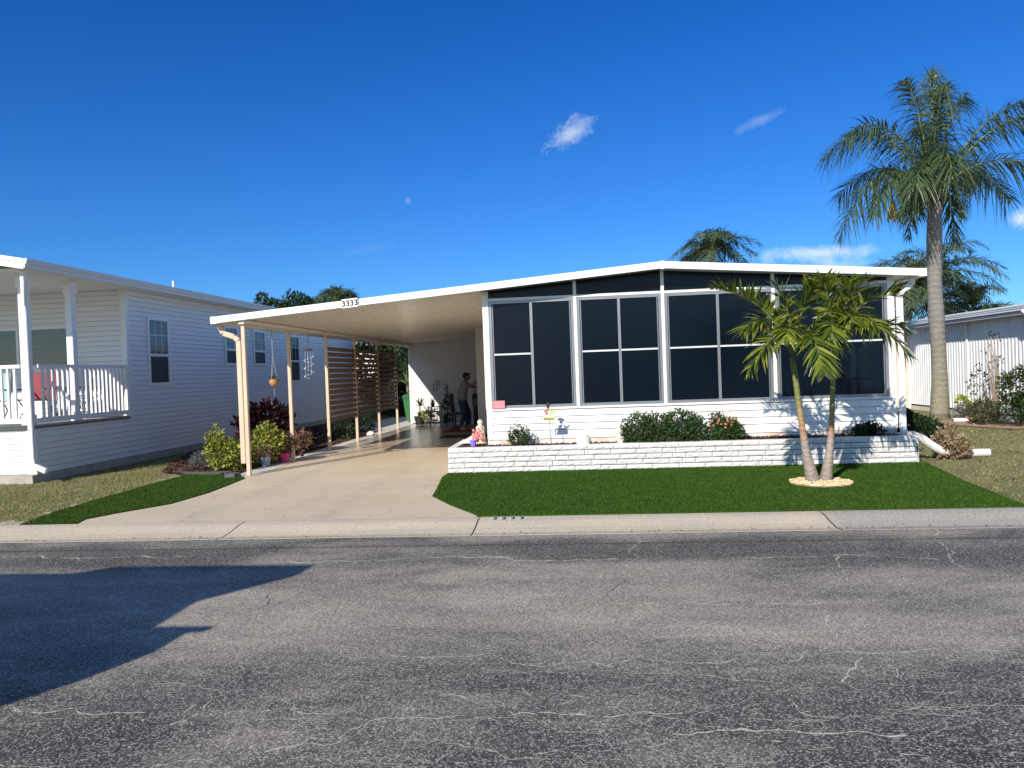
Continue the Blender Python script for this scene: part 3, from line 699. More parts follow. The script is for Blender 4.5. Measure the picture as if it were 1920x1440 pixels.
for bi, (a, b) in enumerate(bays):
    g = MB(); g.box(a, b, FY-.012, FY+.04, 2.795, 2.835); g.build('header_rail', white, home)
    za, zb = rbot(a)+.01, rbot(b)+.01
    if bi == 1:
        g = MB(); g.poly([(a, FY+.02, 2.837), (b, FY+.02, 2.837), (b, FY+.02, zb), (a, FY+.02, za)])
    else: g = MB(); g.poly([(a, FY+.02, 2.837), (b, FY+.02, 2.837), (b, FY+.02, zb), (a, FY+.02, za)])
    g.build('transom_screen', screen_m, home)
    wf = MB(); zt, zb_ = 2.793, .994
    wf.box(a, a+.045, FY-.004, FY+.045, zb_, zt); wf.box(b-.045, b, FY-.004, FY+.045, zb_, zt)
    wf.box(a+.045, b-.045, FY-.004, FY+.045, zb_, zb_+.045); wf.box(a+.045, b-.045, FY-.004, FY+.045, zt-.05, zt)
    wf.box(a+.056, a+.070, FY+.006, FY+.02, zb_+.045, zt-.05); wf.box(b-.070, b-.056, FY+.006, FY+.02, zb_+.045, zt-.05)
    m_ = (a+b)/2
    wf.box(m_-.022, m_+.022, FY-.002, FY+.04, zb_+.045, zt-.05)
    win = wf.build('porch_window', alu, home)
    g = MB(); zr = 1.895
    if bi == 0: g.box(a+.07, m_-.022, FY-.001, FY+.03, zr-.014, zr+.014)
    else: g.box(a+.07, m_-.022, FY-.001, FY+.03, zr-.014, zr+.014); g.box(m_+.022, b-.07, FY-.001, FY+.03, zr-.014, zr+.014)
    g.build('cross_bar', mat('bar_white', (.62, .64, .66), .4), win)
    for q0, q1 in ((a+.066, m_-.022), (m_+.022, b-.066)):
        g = MB(); g.quad((q0, FY+.022, zb_+.04), (q1, FY+.022, zb_+.04), (q1, FY+.022, zt-.045), (q0, FY+.022, zt-.045)); g.build('screen_pane', screen_m, win)
    if bi == 0:
        g = MB(); g.box(m_+.022, b-.07, FY+.034, FY+.05, zr-.012, zr+.012); g.build('cross_bar', alu, win)
# side wall of the screen porch next to the carport, interior, body of the house
g = MB(); lap(g, (-1.70, 0, 0), (0, 1, 0), FY+.06, 20.3, .48, 3.0, (-1, 0, 0), .1137); g.box(-1.69, -1.6, FY+.07, 20.3, 0, rbot(-1.7)); g.build('side_wall', siding, home)
g = MB(); g.box(4.83, 4.88, FY+.065, YB-.2, 0, rbot(4.9)); g.build('side_wall', siding, home)
g = MB(); lap(g, (0, 15.8, 0), (1, 0, 0), -1.6, 4.85, .35, 3.3, (0, -1, 0), .1137, clips=[(-SL_, 1, RZ-.12-RX*SL_), (SR_, 1, RZ-.12+RX*SR_)]); g.build('inner_wall', siding, home)
g = MB(); g.box(-1.6, 4.86, FY+.08, 15.8, .2, .35); g.build('porch_floor', conc, home)
g = MB(); lap(g, (0, 13.62, 0), (1, 0, 0), 4.68, 4.825, .36, 1.80, (0, -1, 0), .1137); g.build('siding_stand_in', tan_siding, home)  # added panel standing in for the neighbour's siding seen through the porch
g = MB(); g.box(4.53, 4.61, 13.58, 13.64, .36, 1.82); g.build('post_stand_in', white, home)  # added stand-in for the neighbour's white post seen through the screens
g = MB(); g.box(-2.98, -2.72, 20.30, 20.36, 0, rbot(-2.98)+.02); g.build('entry_panel', mat('panel_white', (.66, .64, .61), .5), home)
g = MB(); g.box(-2.72, -1.70, 20.33, 20.40, 0, rbot(-2.72)+.02); g.build('entry_panel', siding, home)
# storage room at the back of the carport
g = MB(); lap(g, (0, 24.6, 0), (1, 0, 0), -5.80, -1.70, .03, 3.2, (0, -1, 0), .1137, clips=[(-SL_, 1, rbot(0)+.02)])
lap(g, (-5.84, 0, 0), (0, 1, 0), 24.62, 29, .03, 2.62, (-1, 0, 0), .1137)
g.build('storage_wall', siding, home)
g = MB(); g.box(-5.87, -5.80, 24.575, 24.65, 0, 2.66); g.build('corner_trim', white, home)
g = MB(); g.box(-3.86, -3.80, 24.56, 24.59, 0.02, 2.10); g.box(-3.801, -2.9, 24.56, 24.59, 2.04, 2.10); g.build('door_frame', white, home)
g = MB(); g.box(-3.80, -2.95, 24.565, 24.585, .02, 2.04); dr = g.build('storage_door', mat('door_white', (.72, .70, .66), .5), home)
g = MB(); g.lathe([(.005, -.03), (.028, -.02), (.03, .01), (.01, .03)], (-3.70, 24.53, 1.0), 10); g.build('handle', alu, dr)
# plaque with the number
pc = Vector((-3.86, YF-.032, (rbot(-3.86)+rtop(-3.86))/2+.0)); sl = math.atan(SL_)
Mx = Matrix.Translation(pc) @ Matrix.Rotation(-sl, 4, 'Y')
g = MB(); g.box(-.135, .135, -.005, .012, -.072, .072); g.v = [tuple(Mx @ Vector(q)) for q in g.v]; pl = g.build('number_plaque', mat('plaque_white', (.84, .84, .84), .4), home)
text_mesh('house_number', '3333', .135, Mx @ Matrix.Translation((0, -.008, -.004)) @ Matrix.Rotation(R(90), 4, 'X'), mat('number_grey', (.02, .02, .024), .5), pl, .002, .0035)
# downspouts
g = MB(); g.rect_tube([(-6.23, 12.42, 2.57), (-6.17, 12.43, 2.44), (-5.98, 12.44, 2.37), (-5.91, 12.44, 2.30), (-5.905, 12.44, .20)], .085, .06); g.build('downspout', beige, home, bevel=.006)
g = MB(); g.rect_tube([(5.14, 12.52, 2.86), (5.12, 12.52, 2.74), (5.00, 12.52, 2.68), (4.935, 12.52, 2.60), (4.935, 12.52, .47), (4.94, 12.44, .40)], .09, .065); g.build('downspout', white, home, bevel=.006)
# roof vent behind ridge omitted: not visible

# corrugated drain hose from the right downspout
dh = MB(); P = []
def bez(p, t):
    p = [Vector(q) for q in p]
    while len(p) > 1: p = [a.lerp(b, t) for a, b in zip(p, p[1:])]
    return p[0]
ctrl = [(4.80, 12.22, .40), (5.02, 12.20, .44), (5.16, 12.22, .36), (5.30, 12.28, .12), (5.42, 12.36, .05), (5.70, 12.50, .06), (5.95, 12.6, .06), (6.28, 12.62, .055)]
N = 104; pts = [bez(ctrl, i/N) for i in range(N+1)]; dh.tube(pts, [.063 if i % 2 else .036 for i in range(N+1)], 14)
o = dh.build('drain_hose', mat('hose_white', (.74, .72, .68), .5, var=.15, vscale=10), smooth=False); tag(o, 'white corrugated drain hose running from the planter corner into the grass', 'drain pipe')

# ================================================================ BLOCK PLANTER
pln = thing('block_planter', 'long low planter wall of white split-face blocks under the porch screens', 'planter', (0, 12, 0))
g = MB()
def block_face(O, U, N_, L, rows, h, bl, seed):
    r2 = random.Random(seed); O, U, N_ = Vector(O), Vector(U), Vector(N_)
    for r in range(rows):
        u = -((r*.37) % 1)*bl
        while u < L:
            l = bl*r2.choice((1, 1, 1, .5, 1.0)); a, b = max(0, u), min(L, u+l); u += l
            if b-a < .03: continue
            a += .004; b -= .004; z0, z1 = r*h+.0058, r*h+h-.0058
            nx = max(2, int((b-a)/.035)); nz_ = 4; base = .012+r2.uniform(-.003, .004)
            def P(i, k):
                u_ = a+(b-a)*i/nx; z_ = z0+(z1-z0)*k/nz_
                edge = min(i, nx-i, 1)*min(k, nz_-k, 1)
                d = base+(.012*noise.noise(Vector((u_*16, z_*30, seed+r*3.1)))+r2.uniform(-.003, .004)) if edge else base-.008
                return O+U*u_+Vector((0, 0, z_))+N_*d
            gr = [[P(i, k) for k in range(nz_+1)] for i in range(nx+1)]; n0 = len(g.v)
            for i in range(nx+1):
                for k in range(nz_+1): g.v.append(tuple(gr[i][k]))
            W_ = nz_+1
            for i in range(nx):
                for k in range(nz_): q = n0+i*W_+k; g.f.append((q, q+W_, q+W_+1, q+1))
            # returns
            for k in (0, nz_):
                for i in range(nx):
                    p, q = gr[i][k], gr[i+1][k]; g.quad(p, q, q-N_*(base+.02), p-N_*(base+.02))
            for i in (0, nx):
                for k in range(nz_):
                    p, q = gr[i][k], gr[i][k+1]; g.quad(p, q, q-N_*(base+.02), p-N_*(base+.02))
block_face((-2.27, 12.0, 0), (1, 0, 0), (0, -1, 0), 7.22, 5, .082, .405, 1)
block_face((-2.27, 13.55, 0), (0, -1, 0), (-1, 0, 0), 1.55, 5, .082, .405, 2)
block_face((4.95, 12.0, 0), (0, 1, 0), (1, 0, 0), .62, 5, .082, .405, 3)
# cap tops
def caps(x0, x1, y0, y1, along, seed):
    r2 = random.Random(seed); L = (x1-x0) if along == 'x' else (y1-y0); u = 0
    while u < L-.01:
        l = min(.405, L-u); dz = r2.uniform(-.003, .003)
        if along == 'x': g.box(x0+u+.003, x0+u+l-.003, y0, y1, .385, .409+dz)
        else: g.box(x0, x1, y0+u+.003, y0+u+l-.003, .385, .409+dz)
        u += l
caps(-2.275, 4.955, 11.993, 12.115, 'x', 4); caps(-2.275, -2.155, 12.118, 13.55, 'y', 5); caps(4.835, 4.955, 12.118, 12.58, 'y', 6)
g.build('block_wall', block, pln)
g = MB(); g.box(-2.262, 4.942, 12.004, 12.105, -.01, .40); g.box(-2.262, -2.165, 12.105, 13.54, -.01, .40); g.box(4.845, 4.942, 12.105, 12.59, -.01, .40); g.build('mortar', mortar, pln)
def chips(mb, n, fn, s0=.02, s1=.05, seed=9):
    r2 = random.Random(seed)
    for _ in range(n):
        x, y, z = fn(r2); l = r2.uniform(s0, s1); w_ = l*r2.uniform(.2, .45); a = r2.uniform(0, 6.28); ti = r2.uniform(-.5, .5)
        u = Vector((math.cos(a), math.sin(a), ti))*l/2; v = Vector((-math.sin(a), math.cos(a), r2.uniform(-.5, .5)))*w_/2; c = Vector((x, y, z)); n_ = u.cross(v).normalized()*.005
        mb.quad(c-u-v+n_, c+u-v+n_, c+u+v+n_, c-u+v+n_); mb.quad(c-u-v-n_, c+u-v-n_, c+u+v-n_, c-u+v-n_)
g = MB(); g.quad((-2.17, 12.1, .365), (4.85, 12.1, .365), (4.85, 12.6, .375), (-2.17, 12.6, .375)); g.quad((-2.17, 12.6, .375), (-1.70, 12.6, .375), (-1.70, 13.5, .375), (-2.17, 13.5, .375))
chips(g, 3600, lambda r: (r.uniform(-2.15, 4.83), r.uniform(12.12, 12.6), .375+r.uniform(0, .02)))
chips(g, 500, lambda r: (r.uniform(-2.15, -1.72), r.uniform(12.6, 13.5), .38+r.uniform(0, .02)), seed=10)
chips(g, 900, lambda r: (r.uniform(2.0, 4.5), r.uniform(12.45, 12.6), .38+r.uniform(0, .035)), seed=12)
g.build('mulch', mulch_m, pln)
# wooden-look mulch bed left of the carport
mbx = MB(); r2 = random.Random(5); poly = [(-7.75, 13.0), (-7.1, 12.62), (-6.2, 12.5), (-6.1, 12.6), (-6.1, 21.4), (-9.3, 26), (-9.3, 17), (-8.6, 15)]
mbx.poly([(x, y, .012) for x, y in poly])
def infn(r):
    while True:
        x, y = r.uniform(-9.3, -6.1), 12.5+12*r.random()**1.8
        if in_poly(x, y, poly): return x, y, .022+r.uniform(0, .02)
chips(mbx, 6500, infn, .03, .07, 11); o = mbx.build('mulch_bed', mulch_m); o['kind'] = 'stuff'; tag(o, 'reddish brown mulch bed along the left edge of the carport', 'mulch')

# ================================================================ LEFT NEIGHBOUR
nb = thing('neighbour_house', 'white sided house on the left with a raised railed front porch', 'house', (-9.5, 12.1, 0))
NX = -9.5
g = MB(); lap(g, (NX, 0, 0), (0, 1, 0), 14.9, 30.2, .14, 3.70, (1, 0, 0), .105, .013)
lap(g, (NX, 0, 0), (0, 1, 0), 12.24, 14.9, .14, .93, (1, 0, 0), .105, .013); g.build('side_wall', siding_n, nb)
g = MB(); lap(g, (0, 14.9, 0), (1, 0, 0), -18, NX-.06, .98, 4.6, (0, -1, 0), .105, .013, clips=[(.19, 1, 3.72+.19*NX)]); g.build('porch_back_wall', siding_n, nb)
g = MB(); lap(g, (0, 12.16, 0), (1, 0, 0), -18, NX-.16, .14, .90, (0, -1, 0), .105, .013); g.build('porch_skirt', siding_n, nb)
g = MB(); g.box(NX-.10, NX+.018, 14.86, 14.97, .96, 3.68); g.build('corner_trim', white_v, nb)
g = MB(); g.box(NX-.16, NX+.016, 12.14, 12.235, .135, .93); g.build('corner_trim', white_v, nb)
g = MB(); g.box(-18, NX+.02, 12.02, 30.2, -.05, .13); g.build('foundation_slab', conc, nb)
g = MB(); g.box(-18, NX+.015, 12.13, 14.9, .945, .985); g.build('porch_deck', mat('deck_grey', (.32, .31, .30), .6), nb)
g = MB(); g.box(-18, NX+.022, 12.118, 12.13, .90, .985); g.box(NX+.016, NX+.03, 12.13, 14.86, .925, .945); g.build('deck_edge', dkgrey, nb)
# roof gable: eave at X=-9.15, rising left
def nz_(x): return 3.745+(-9.15-x)*.19
g = MB(); YN = 11.62
g.hexa([(-14.5, YN, nz_(-14.5)-.10), (-9.17, YN, nz_(-9.17)-.10), (-9.17, 30.5, nz_(-9.17)-.10), (-14.5, 30.5, nz_(-14.5)-.10), (-14.5, YN, nz_(-14.5)), (-9.17, YN, nz_(-9.17)), (-9.17, 30.5, nz_(-9.17)), (-14.5, 30.5, nz_(-14.5))])
g.hexa([(-19.8, YN, nz_(-9.17)-.10), (-14.5, YN, nz_(-14.5)-.10), (-14.5, 30.5, nz_(-14.5)-.10), (-19.8, 30.5, nz_(-9.17)-.10), (-19.8, YN, nz_(-9.17)), (-14.5, YN, nz_(-14.5)), (-14.5, 30.5, nz_(-14.5)), (-19.8, 30.5, nz_(-9.17))])
g.build('roof', shingle, nb)
g = MB(); 
for x0, x1, z0, z1 in ((-14.5, -9.13, nz_(-14.5), nz_(-9.13)),):
    for h0, h1, d in ((-.165, -.10, 0), (-.10, -.055, .012), (-.055, .012, -.006)):
        g.hexa([(x0, YN-.02+d-.012, z0+h0), (x1, YN-.02+d-.012, z1+h0), (x1, YN-.002, z1+h0), (x0, YN-.002, z0+h0), (x0, YN-.02+d-.012, z0+h1), (x1, YN-.02+d-.012, z1+h1), (x1, YN-.002, z1+h1), (x0, YN-.002, z0+h1)])
g.build('fascia', white_v, nb)
g = MB(); g.box(-9.165, -9.10, YN-.03, 30.5, 3.60, 3.665); g.box(-9.165, -9.075, YN-.03, 30.5, 3.665, 3.71); g.box(-9.165, -9.06, YN-.03, 30.5, 3.71, 3.752)
g.build('gutter', mat('gutter_white', (.66, .66, .66), .4), nb)
g = MB(); g.quad((-18, YN, 3.70), (-9.17, YN, 3.60), (-9.17, 30.4, 3.60), (-18, 30.4, 3.70)); g.build('porch_ceiling', white_v, nb)
def column(x, y):
    g = MB(); g.box(x-.065, x+.065, y-.065, y+.065, .985, 3.62); g.box(x-.085, x+.085, y-.085, y+.085, 3.36, 3.63); g.box(x-.085, x+.085, y-.085, y+.085, .985, 1.16); return g.build('porch_column', white_v, nb, bevel=.006)
column(-9.66, 12.24); column(-9.585, 13.32); column(-12.4, 12.24)
def railing(p0, p1):
    p0, p1 = Vector(p0), Vector(p1); g = MB(); d = (p1-p0); n = int(d.length/.118); 
    g.bar(p0+Vector((0, 0, 2.005)), p1+Vector((0, 0, 2.005)), .07, .06); g.bar(p0+Vector((0, 0, 1.06)), p1+Vector((0, 0, 1.06)), .045, .085)
    for i in range(1, n):
        q = p0+d*i/n; g.box(q.x-.019, q.x+.019, q.y-.019, q.y+.019, 1.10, 1.976)
    return g.build('porch_railing', white_v, nb)
railing((-9.545, 12.32, 0), (-9.545, 13.25, 0)); railing((-9.545, 13.39, 0), (-9.545, 14.86, 0)); railing((-12.33, 12.2, 0), (-9.74, 12.2, 0)); railing((-15, 12.2, 0), (-12.47, 12.2, 0))
g = MB(); g.rect_tube([(-9.30, 11.78, 3.60), (-9.35, 11.86, 3.42), (-9.50, 12.04, 3.05), (-9.505, 12.06, 2.95), (-9.49, 12.06, .45), (-9.47, 12.05, .30), (-9.20, 12.0, .20)], .085, .07); g.build('downspout', white_v, nb, bevel=.008)
g = MB(); g.tube([(-9.9, 17.5, 3.80), (-9.9, 17.5, 4.10)], .03, 10); g.build('vent_pipe', white_v, nb)
g = MB(); g.rect_tube([(-9.14, 20.2, 3.60), (-9.3, 20.2, 3.42), (-9.46, 20.2, 3.36)], .07, .05); g.build('downspout', siding_n, nb)
for x0, x1 in ((-11.66, -10.80), (-12.70, -11.95)):      # porch windows
    g = MB()
    for a, b, c, d in ((x0-.05, x1+.05, 2.05, 2.10), (x0-.05, x1+.05, 2.85, 2.90), (x0-.05, x0, 2.10, 2.85), (x1, x1+.05, 2.10, 2.85)): g.box(a, b, 14.86, 14.90, c, d)
    wn_ = g.build('porch_window', white_v, nb)
    g = MB(); g.quad((x0, 14.885, 2.10), (x1, 14.885, 2.10), (x1, 14.885, 2.85), (x0, 14.885, 2.85)); g.build('pane', glass_teal, wn_)
    g = MB(); 
    r2 = random.Random(int(x0*10)); k = 24
    for i in range(k):
        a = x0+(x1-x0)*i/k; b = x0+(x1-x0)*(i+1)/k; da = .02*math.sin(i*1.7); db = .02*math.sin((i+1)*1.7)
        g.quad((a, 14.91+da*.3, 2.08), (b, 14.91+db*.3, 2.08), (b, 14.91+db*.3, 2.88), (a, 14.91+da*.3, 2.88))
    g.build('curtain', mat('teal_curtain', (.10, .17, .165), .8, var=.3, vscale=6), wn_)
for (y0, y1, z0, z1, grid) in ((15.66, 16.40, 1.62, 3.04, 1), (19.19, 19.84, 2.08, 3.05, 1), (20.90, 21.62, 2.09, 3.03, 1), (23.42, 24.28, 1.56, 3.00, 0)):
    g = MB(); X0, X1 = NX+.012, NX+.04
    g.box(X0, X1, y0-.05, y0+.01, z0-.05, z1+.05); g.box(X0, X1, y1-.01, y1+.05, z0-.05, z1+.05); g.box(X0, X1, y0+.01, y1-.01, z1-.01, z1+.05); g.box(X0, X1, y0+.01, y1-.01, z0-.05, z0+.03)
    zm = z0+(z1-z0)*(.45 if z1-z0 > 1.2 else .40); g.box(X0, X1-.005, y0+.01, y1-.01, zm-.03, zm+.03)
    wd = g.build('side_window', white_v, nb)
    g = MB(); g.quad((X0+.006, y0, z0), (X0+.006, y1, z0), (X0+.006, y1, zm), (X0+.006, y0, zm)); g.build('lower_screen', mat('insect_screen', (.016, .018, .023), .5, var=.4, vscale=8), wd)
    g = MB(); g.quad((X0+.006, y0, zm), (X0+.006, y1, zm), (X0+.006, y1, z1), (X0+.006, y0, z1)); g.build('upper_pane', glass, wd)
    g = MB()
    for i in range(1, 3): yy = y0+(y1-y0)*i/3; g.box(X0+.008, X0+.016, yy-.008, yy+.008, zm+.03, z1-.01)
    zz = (zm+z1)/2+.05; g.box(X0+.008, X0+.017, y0, y1, zz-.008, zz+.008); g.build('glazing_bars', white_v, wd)
    g = MB(); n = 20
    for i in range(n):      # swagged curtain a little behind the pane
        a = y0+(y1-y0)*i/n; b = y0+(y1-y0)*(i+1)/n
        fa = zm+.03+.10*abs(2*i/n-1)*0+.08*math.sin(math.pi*i/n)*-1+.14; fb = zm+.03+.08*math.sin(math.pi*(i+1)/n)*-1+.14
        g.quad((NX+.0155, a, zm if grid else z0), (NX+.0155, b, zm if grid else z0), (NX+.0155, b, fb+.1 if grid else z1), (NX+.0155, a, fa+.1 if grid else z1))
    g.build('curtain', curtain if grid else curtain_d, wd)

# porch furniture
def folding_chair(name, loc, rz, cm, label, cat='chair'):
    t = thing(name, label, cat, loc, 'chairs on the neighbouring porch'); ORG[t.name] = (0, 0, 0)
    g = MB(); g.quad((-.24, -.24, .42), (.24, -.24, .42), (.24, .22, .39), (-.24, .22, .39)); g.quad((-.24, .22, .385), (.24, .22, .385), (.24, -.24, .415), (-.24, -.24, .415)); g.build('seat', cm, t)
    g = MB(); g.quad((-.24, .20, .40), (.24, .20, .40), (.24, .34, .95), (-.24, .34, .95)); g.quad((-.24, .352, .95), (.24, .352, .95), (.24, .212, .40), (-.24, .212, .40)); g.build('backrest', cm, t)
    g = MB()
    for s in (-.26, .26): g.tube([(s, .35, .97), (s, .18, .35), (s, -.22, 0)], .012, 6); g.tube([(s, -.25, .62), (s, -.2, .45), (s, .30, 0)], .012, 6); g.tube([(s, -.26, .62), (s, .24, .62)], .016, 6)
    for a, b in (((-.26, -.22, .02), (.26, .30, .02)), ((.26, -.22, .02), (-.26, .30, .02)), ((-.26, -.24, .42), (.26, -.24, .42))): g.tube([a, b], .010, 6)
    g.build('frame', black, t); t.rotation_euler = (0, 0, rz); return t
red_c = mat('red_canvas', (.26, .05, .06), .8, var=.2); mint_c = mat('mint_canvas', (.42, .62, .58), .8, var=.15)
folding_chair('folding_chair', (-10.55, 13.6, .985), R(8), red_c, 'red folding chair behind the porch railing, next to the corner column')
folding_chair('folding_chair', (-10.25, 14.35, .985), R(-60), red_c, 'red folding chair nearer the house wall behind the middle porch column')
folding_chair('folding_chair', (-11.35, 13.4, .985), R(20), mint_c, 'mint green folding chair at the far left of the neighbouring porch')
t = thing('side_table', 'small white round table among the chairs on the neighbouring porch', 'table', (-10.0, 13.9, .985)); ORG[t.name] = (0, 0, 0)
g = MB(); g.lathe([(.24, .44), (.25, .45), (.25, .47), (.24, .475)], (0, 0, 0), 20); g.build('table_top', white_v, t)
for k in range(3):
    g = MB(); a = k*2.094; g.tube([(.1*math.cos(a), .1*math.sin(a), .44), (.2*math.cos(a), .2*math.sin(a), 0)], .012, 6); g.build('leg', white_v, t)

# ================================================================ RIGHT NEIGHBOUR
rn = thing('neighbour_shed', 'grey-white house on the right with corrugated metal side wall and white sloping eave', 'house', (10, 16, 0))
g = MB(); y = 13.0; k = 0; WX = 10.0
while y < 24.7:
    d0, d1 = (0, -.025) if k % 2 == 0 else (-.025, 0)
    z0 = .16
    g.quad((WX+d0, y, z0), (WX+d0, y+.055, z0), (WX+d0, y+.055, 2.62), (WX+d0, y, 2.62)); g.quad((WX+d0, y+.055, z0), (WX+d1, y+.075, z0), (WX+d1, y+.075, 2.62), (WX+d0, y+.055, 2.62)); y += .075; k += 1
g.build('corrugated_wall', mat('corrugated_white', (.72, .73, .745), .4, var=.08), rn)
g = MB(); g.box(9.96, 10.2, 13, 24.7, -.02, .10); g.build('base_slab', mat('slab_white', (.66, .64, .6), .8, var=.2), rn)
g = MB(); r2 = random.Random(3)
g.box(10.02, 10.06, 13, 24.7, .08, .2)
g.build('base_gap', dkgrey, rn)
g = MB(); g.hexa([(9.62, 12, 2.555), (13.5, 12, 3.0), (13.5, 25.3, 3.0), (9.62, 25.3, 2.555), (9.62, 12, 2.675), (13.5, 12, 3.1), (13.5, 25.3, 3.1), (9.62, 25.3, 2.675)]); g.build('roof', roofm, rn)
g = MB(); g.box(9.59, 9.63, 12, 25.3, 2.55, 2.60); g.box(9.575, 9.63, 12, 25.3, 2.60, 2.64); g.box(9.56, 9.63, 12, 25.3, 2.64, 2.685); g.build('eave_gutter', white, rn)
g = MB(); g.box(9.64, 10.0, 12, 24.7, 2.46, 2.553); g.build('soffit', mat('soffit_grey', (.42, .41, .43), .6), rn)
g = MB(); lap(g, (0, 24.72, 0), (1, 0, 0), 8.9, 9.985, .03, 2.5, (0, -1, 0), .12, .014); g.build('end_wall', tan_siding, rn)
g = MB(); g.box(9.93, 9.99, 24.66, 24.72, 0, 2.5); g.build('corner_post', white, rn)
for y in (23.9, 17.75):
    g = MB(); g.rect_tube([(9.60, y, 2.56), (9.62, y-.03, 2.50), (9.70, y-.2, 2.40), (9.80, y-.35, 2.34)], .11, .08); g.build('gutter_outlet', white, rn, bevel=.01)
g = MB(); g.box(9.94, 9.972, 21.0, 21.06, .1, 2.55); g.build('wall_batten', white, rn)

# ================================================================ DISTANT HOUSE BEHIND
dh_ = thing('distant_house', 'white house with grey roof glimpsed behind the slatted carport screen', 'house', (-11, 35, 0))
g = MB(); lap(g, (0, 35, 0), (1, 0, 0), -15, -9.9, .2, 3.1, (0, -1, 0), .14, .014); g.build('front_wall', siding, dh_)
g = MB(); lap(g, (-9.9, 0, 0), (0, 1, 0), 35.02, 42, .2, 3.1, (1, 0, 0), .14, .014); g.build('side_wall', siding, dh_)
g = MB(); g.hexa([(-15.4, 34.5, 3.08), (-9.5, 34.5, 3.08), (-9.5, 42.5, 3.08), (-15.4, 42.5, 3.08), (-15.4, 34.5, 3.2), (-9.5, 34.5, 3.2), (-9.5, 38.5, 4.1), (-15.4, 38.5, 4.1)]); g.build('roof', mat('grey_roof', (.30, .31, .33), .8, var=.3, vscale=6), dh_)
g = MB(); g.box(-11.9, -11.1, 34.96, 34.99, 1.3, 2.4); g.build('window', curtain_d, dh_)

# ================================================================ PALMS
def leaflet(mb, p, D, L, w, droop, nrm, segs=4):
    D = D.normalized(); S = D.cross(nrm)
    if S.length < .05: S = D.cross(Vector((1, 0, 0)))
    S.normalize(); n0 = len(mb.v); prof = (.45, 1, .85, .5, .06)
    for i in range(segs+1):
        s = i/segs; q = p+D*L*s+Vector((0, 0, -droop*L*s*s)); ww = w*prof[min(4, int(round(s*4)))]*.5
        mb.v.append(tuple(q-S*ww)); mb.v.append(tuple(q+S*ww))
    for i in range(segs): a = n0+2*i; mb.f.append((a, a+1, a+3, a+2))
def qb(a, b, c, t): return a*(1-t)**2+b*2*t*(1-t)+c*t*t
def frond(mb, rb, B, A, T, n, L, w, droop=.5, plume=.3, start=.14, sweep=.55, side_lift=.15, seed=0, rr=.018):
    r2 = random.Random(seed); B, A, T = Vector(B), Vector(A), Vector(T)
    pts = [qb(B, A, T, i/14) for i in range(15)]
    rb.tube(pts, [rr*(1-.82*i/14) for i in range(15)], 6)
    for i in range(n):
        t = start+(1-start)*(i+r2.random()*.6)/n; t = min(t, .998); p = qb(B, A, T, t); d = ((A-B)*(1-t)+(T-A)*t).normalized()
        S = d.cross(Vector((0, 0, 1)))
        if S.length < .15: S = d.cross(Vector((0, 1, .3)))
        S.normalize(); U = S.cross(d).normalized()
        u = (t-start)/(1-start); ll = L*(.42+.58*math.sin(math.pi*min(1, u*.82+.12)))*(1 if u < .9 else 1-.45*(u-.9)*10)*r2.uniform(.82, 1.12)
        for sg in (-1, 1):
            pl = r2.gauss(0, plume); D = S*sg*math.cos(pl)+U*(math.sin(pl)+side_lift)+d*(sweep+.7*u+r2.uniform(-.1, .1))
            nr = U+d*r2.uniform(-.4, .4)+S*r2.uniform(-.3, .3)
            leaflet(mb, p, D, ll*r2.uniform(.85, 1.1), w*r2.uniform(.8, 1.2), droop*r2.uniform(.35, 1.4), nr)
def palm_thing(name, label, trunk_pts, trunk_r, bark, group=None, cat='palm tree', n=14):
    t = thing(name, label, cat, trunk_pts[0], group)
    g = MB(); g.tube(trunk_pts, trunk_r, n); g.build('trunk', bark, t, smooth=True); return t

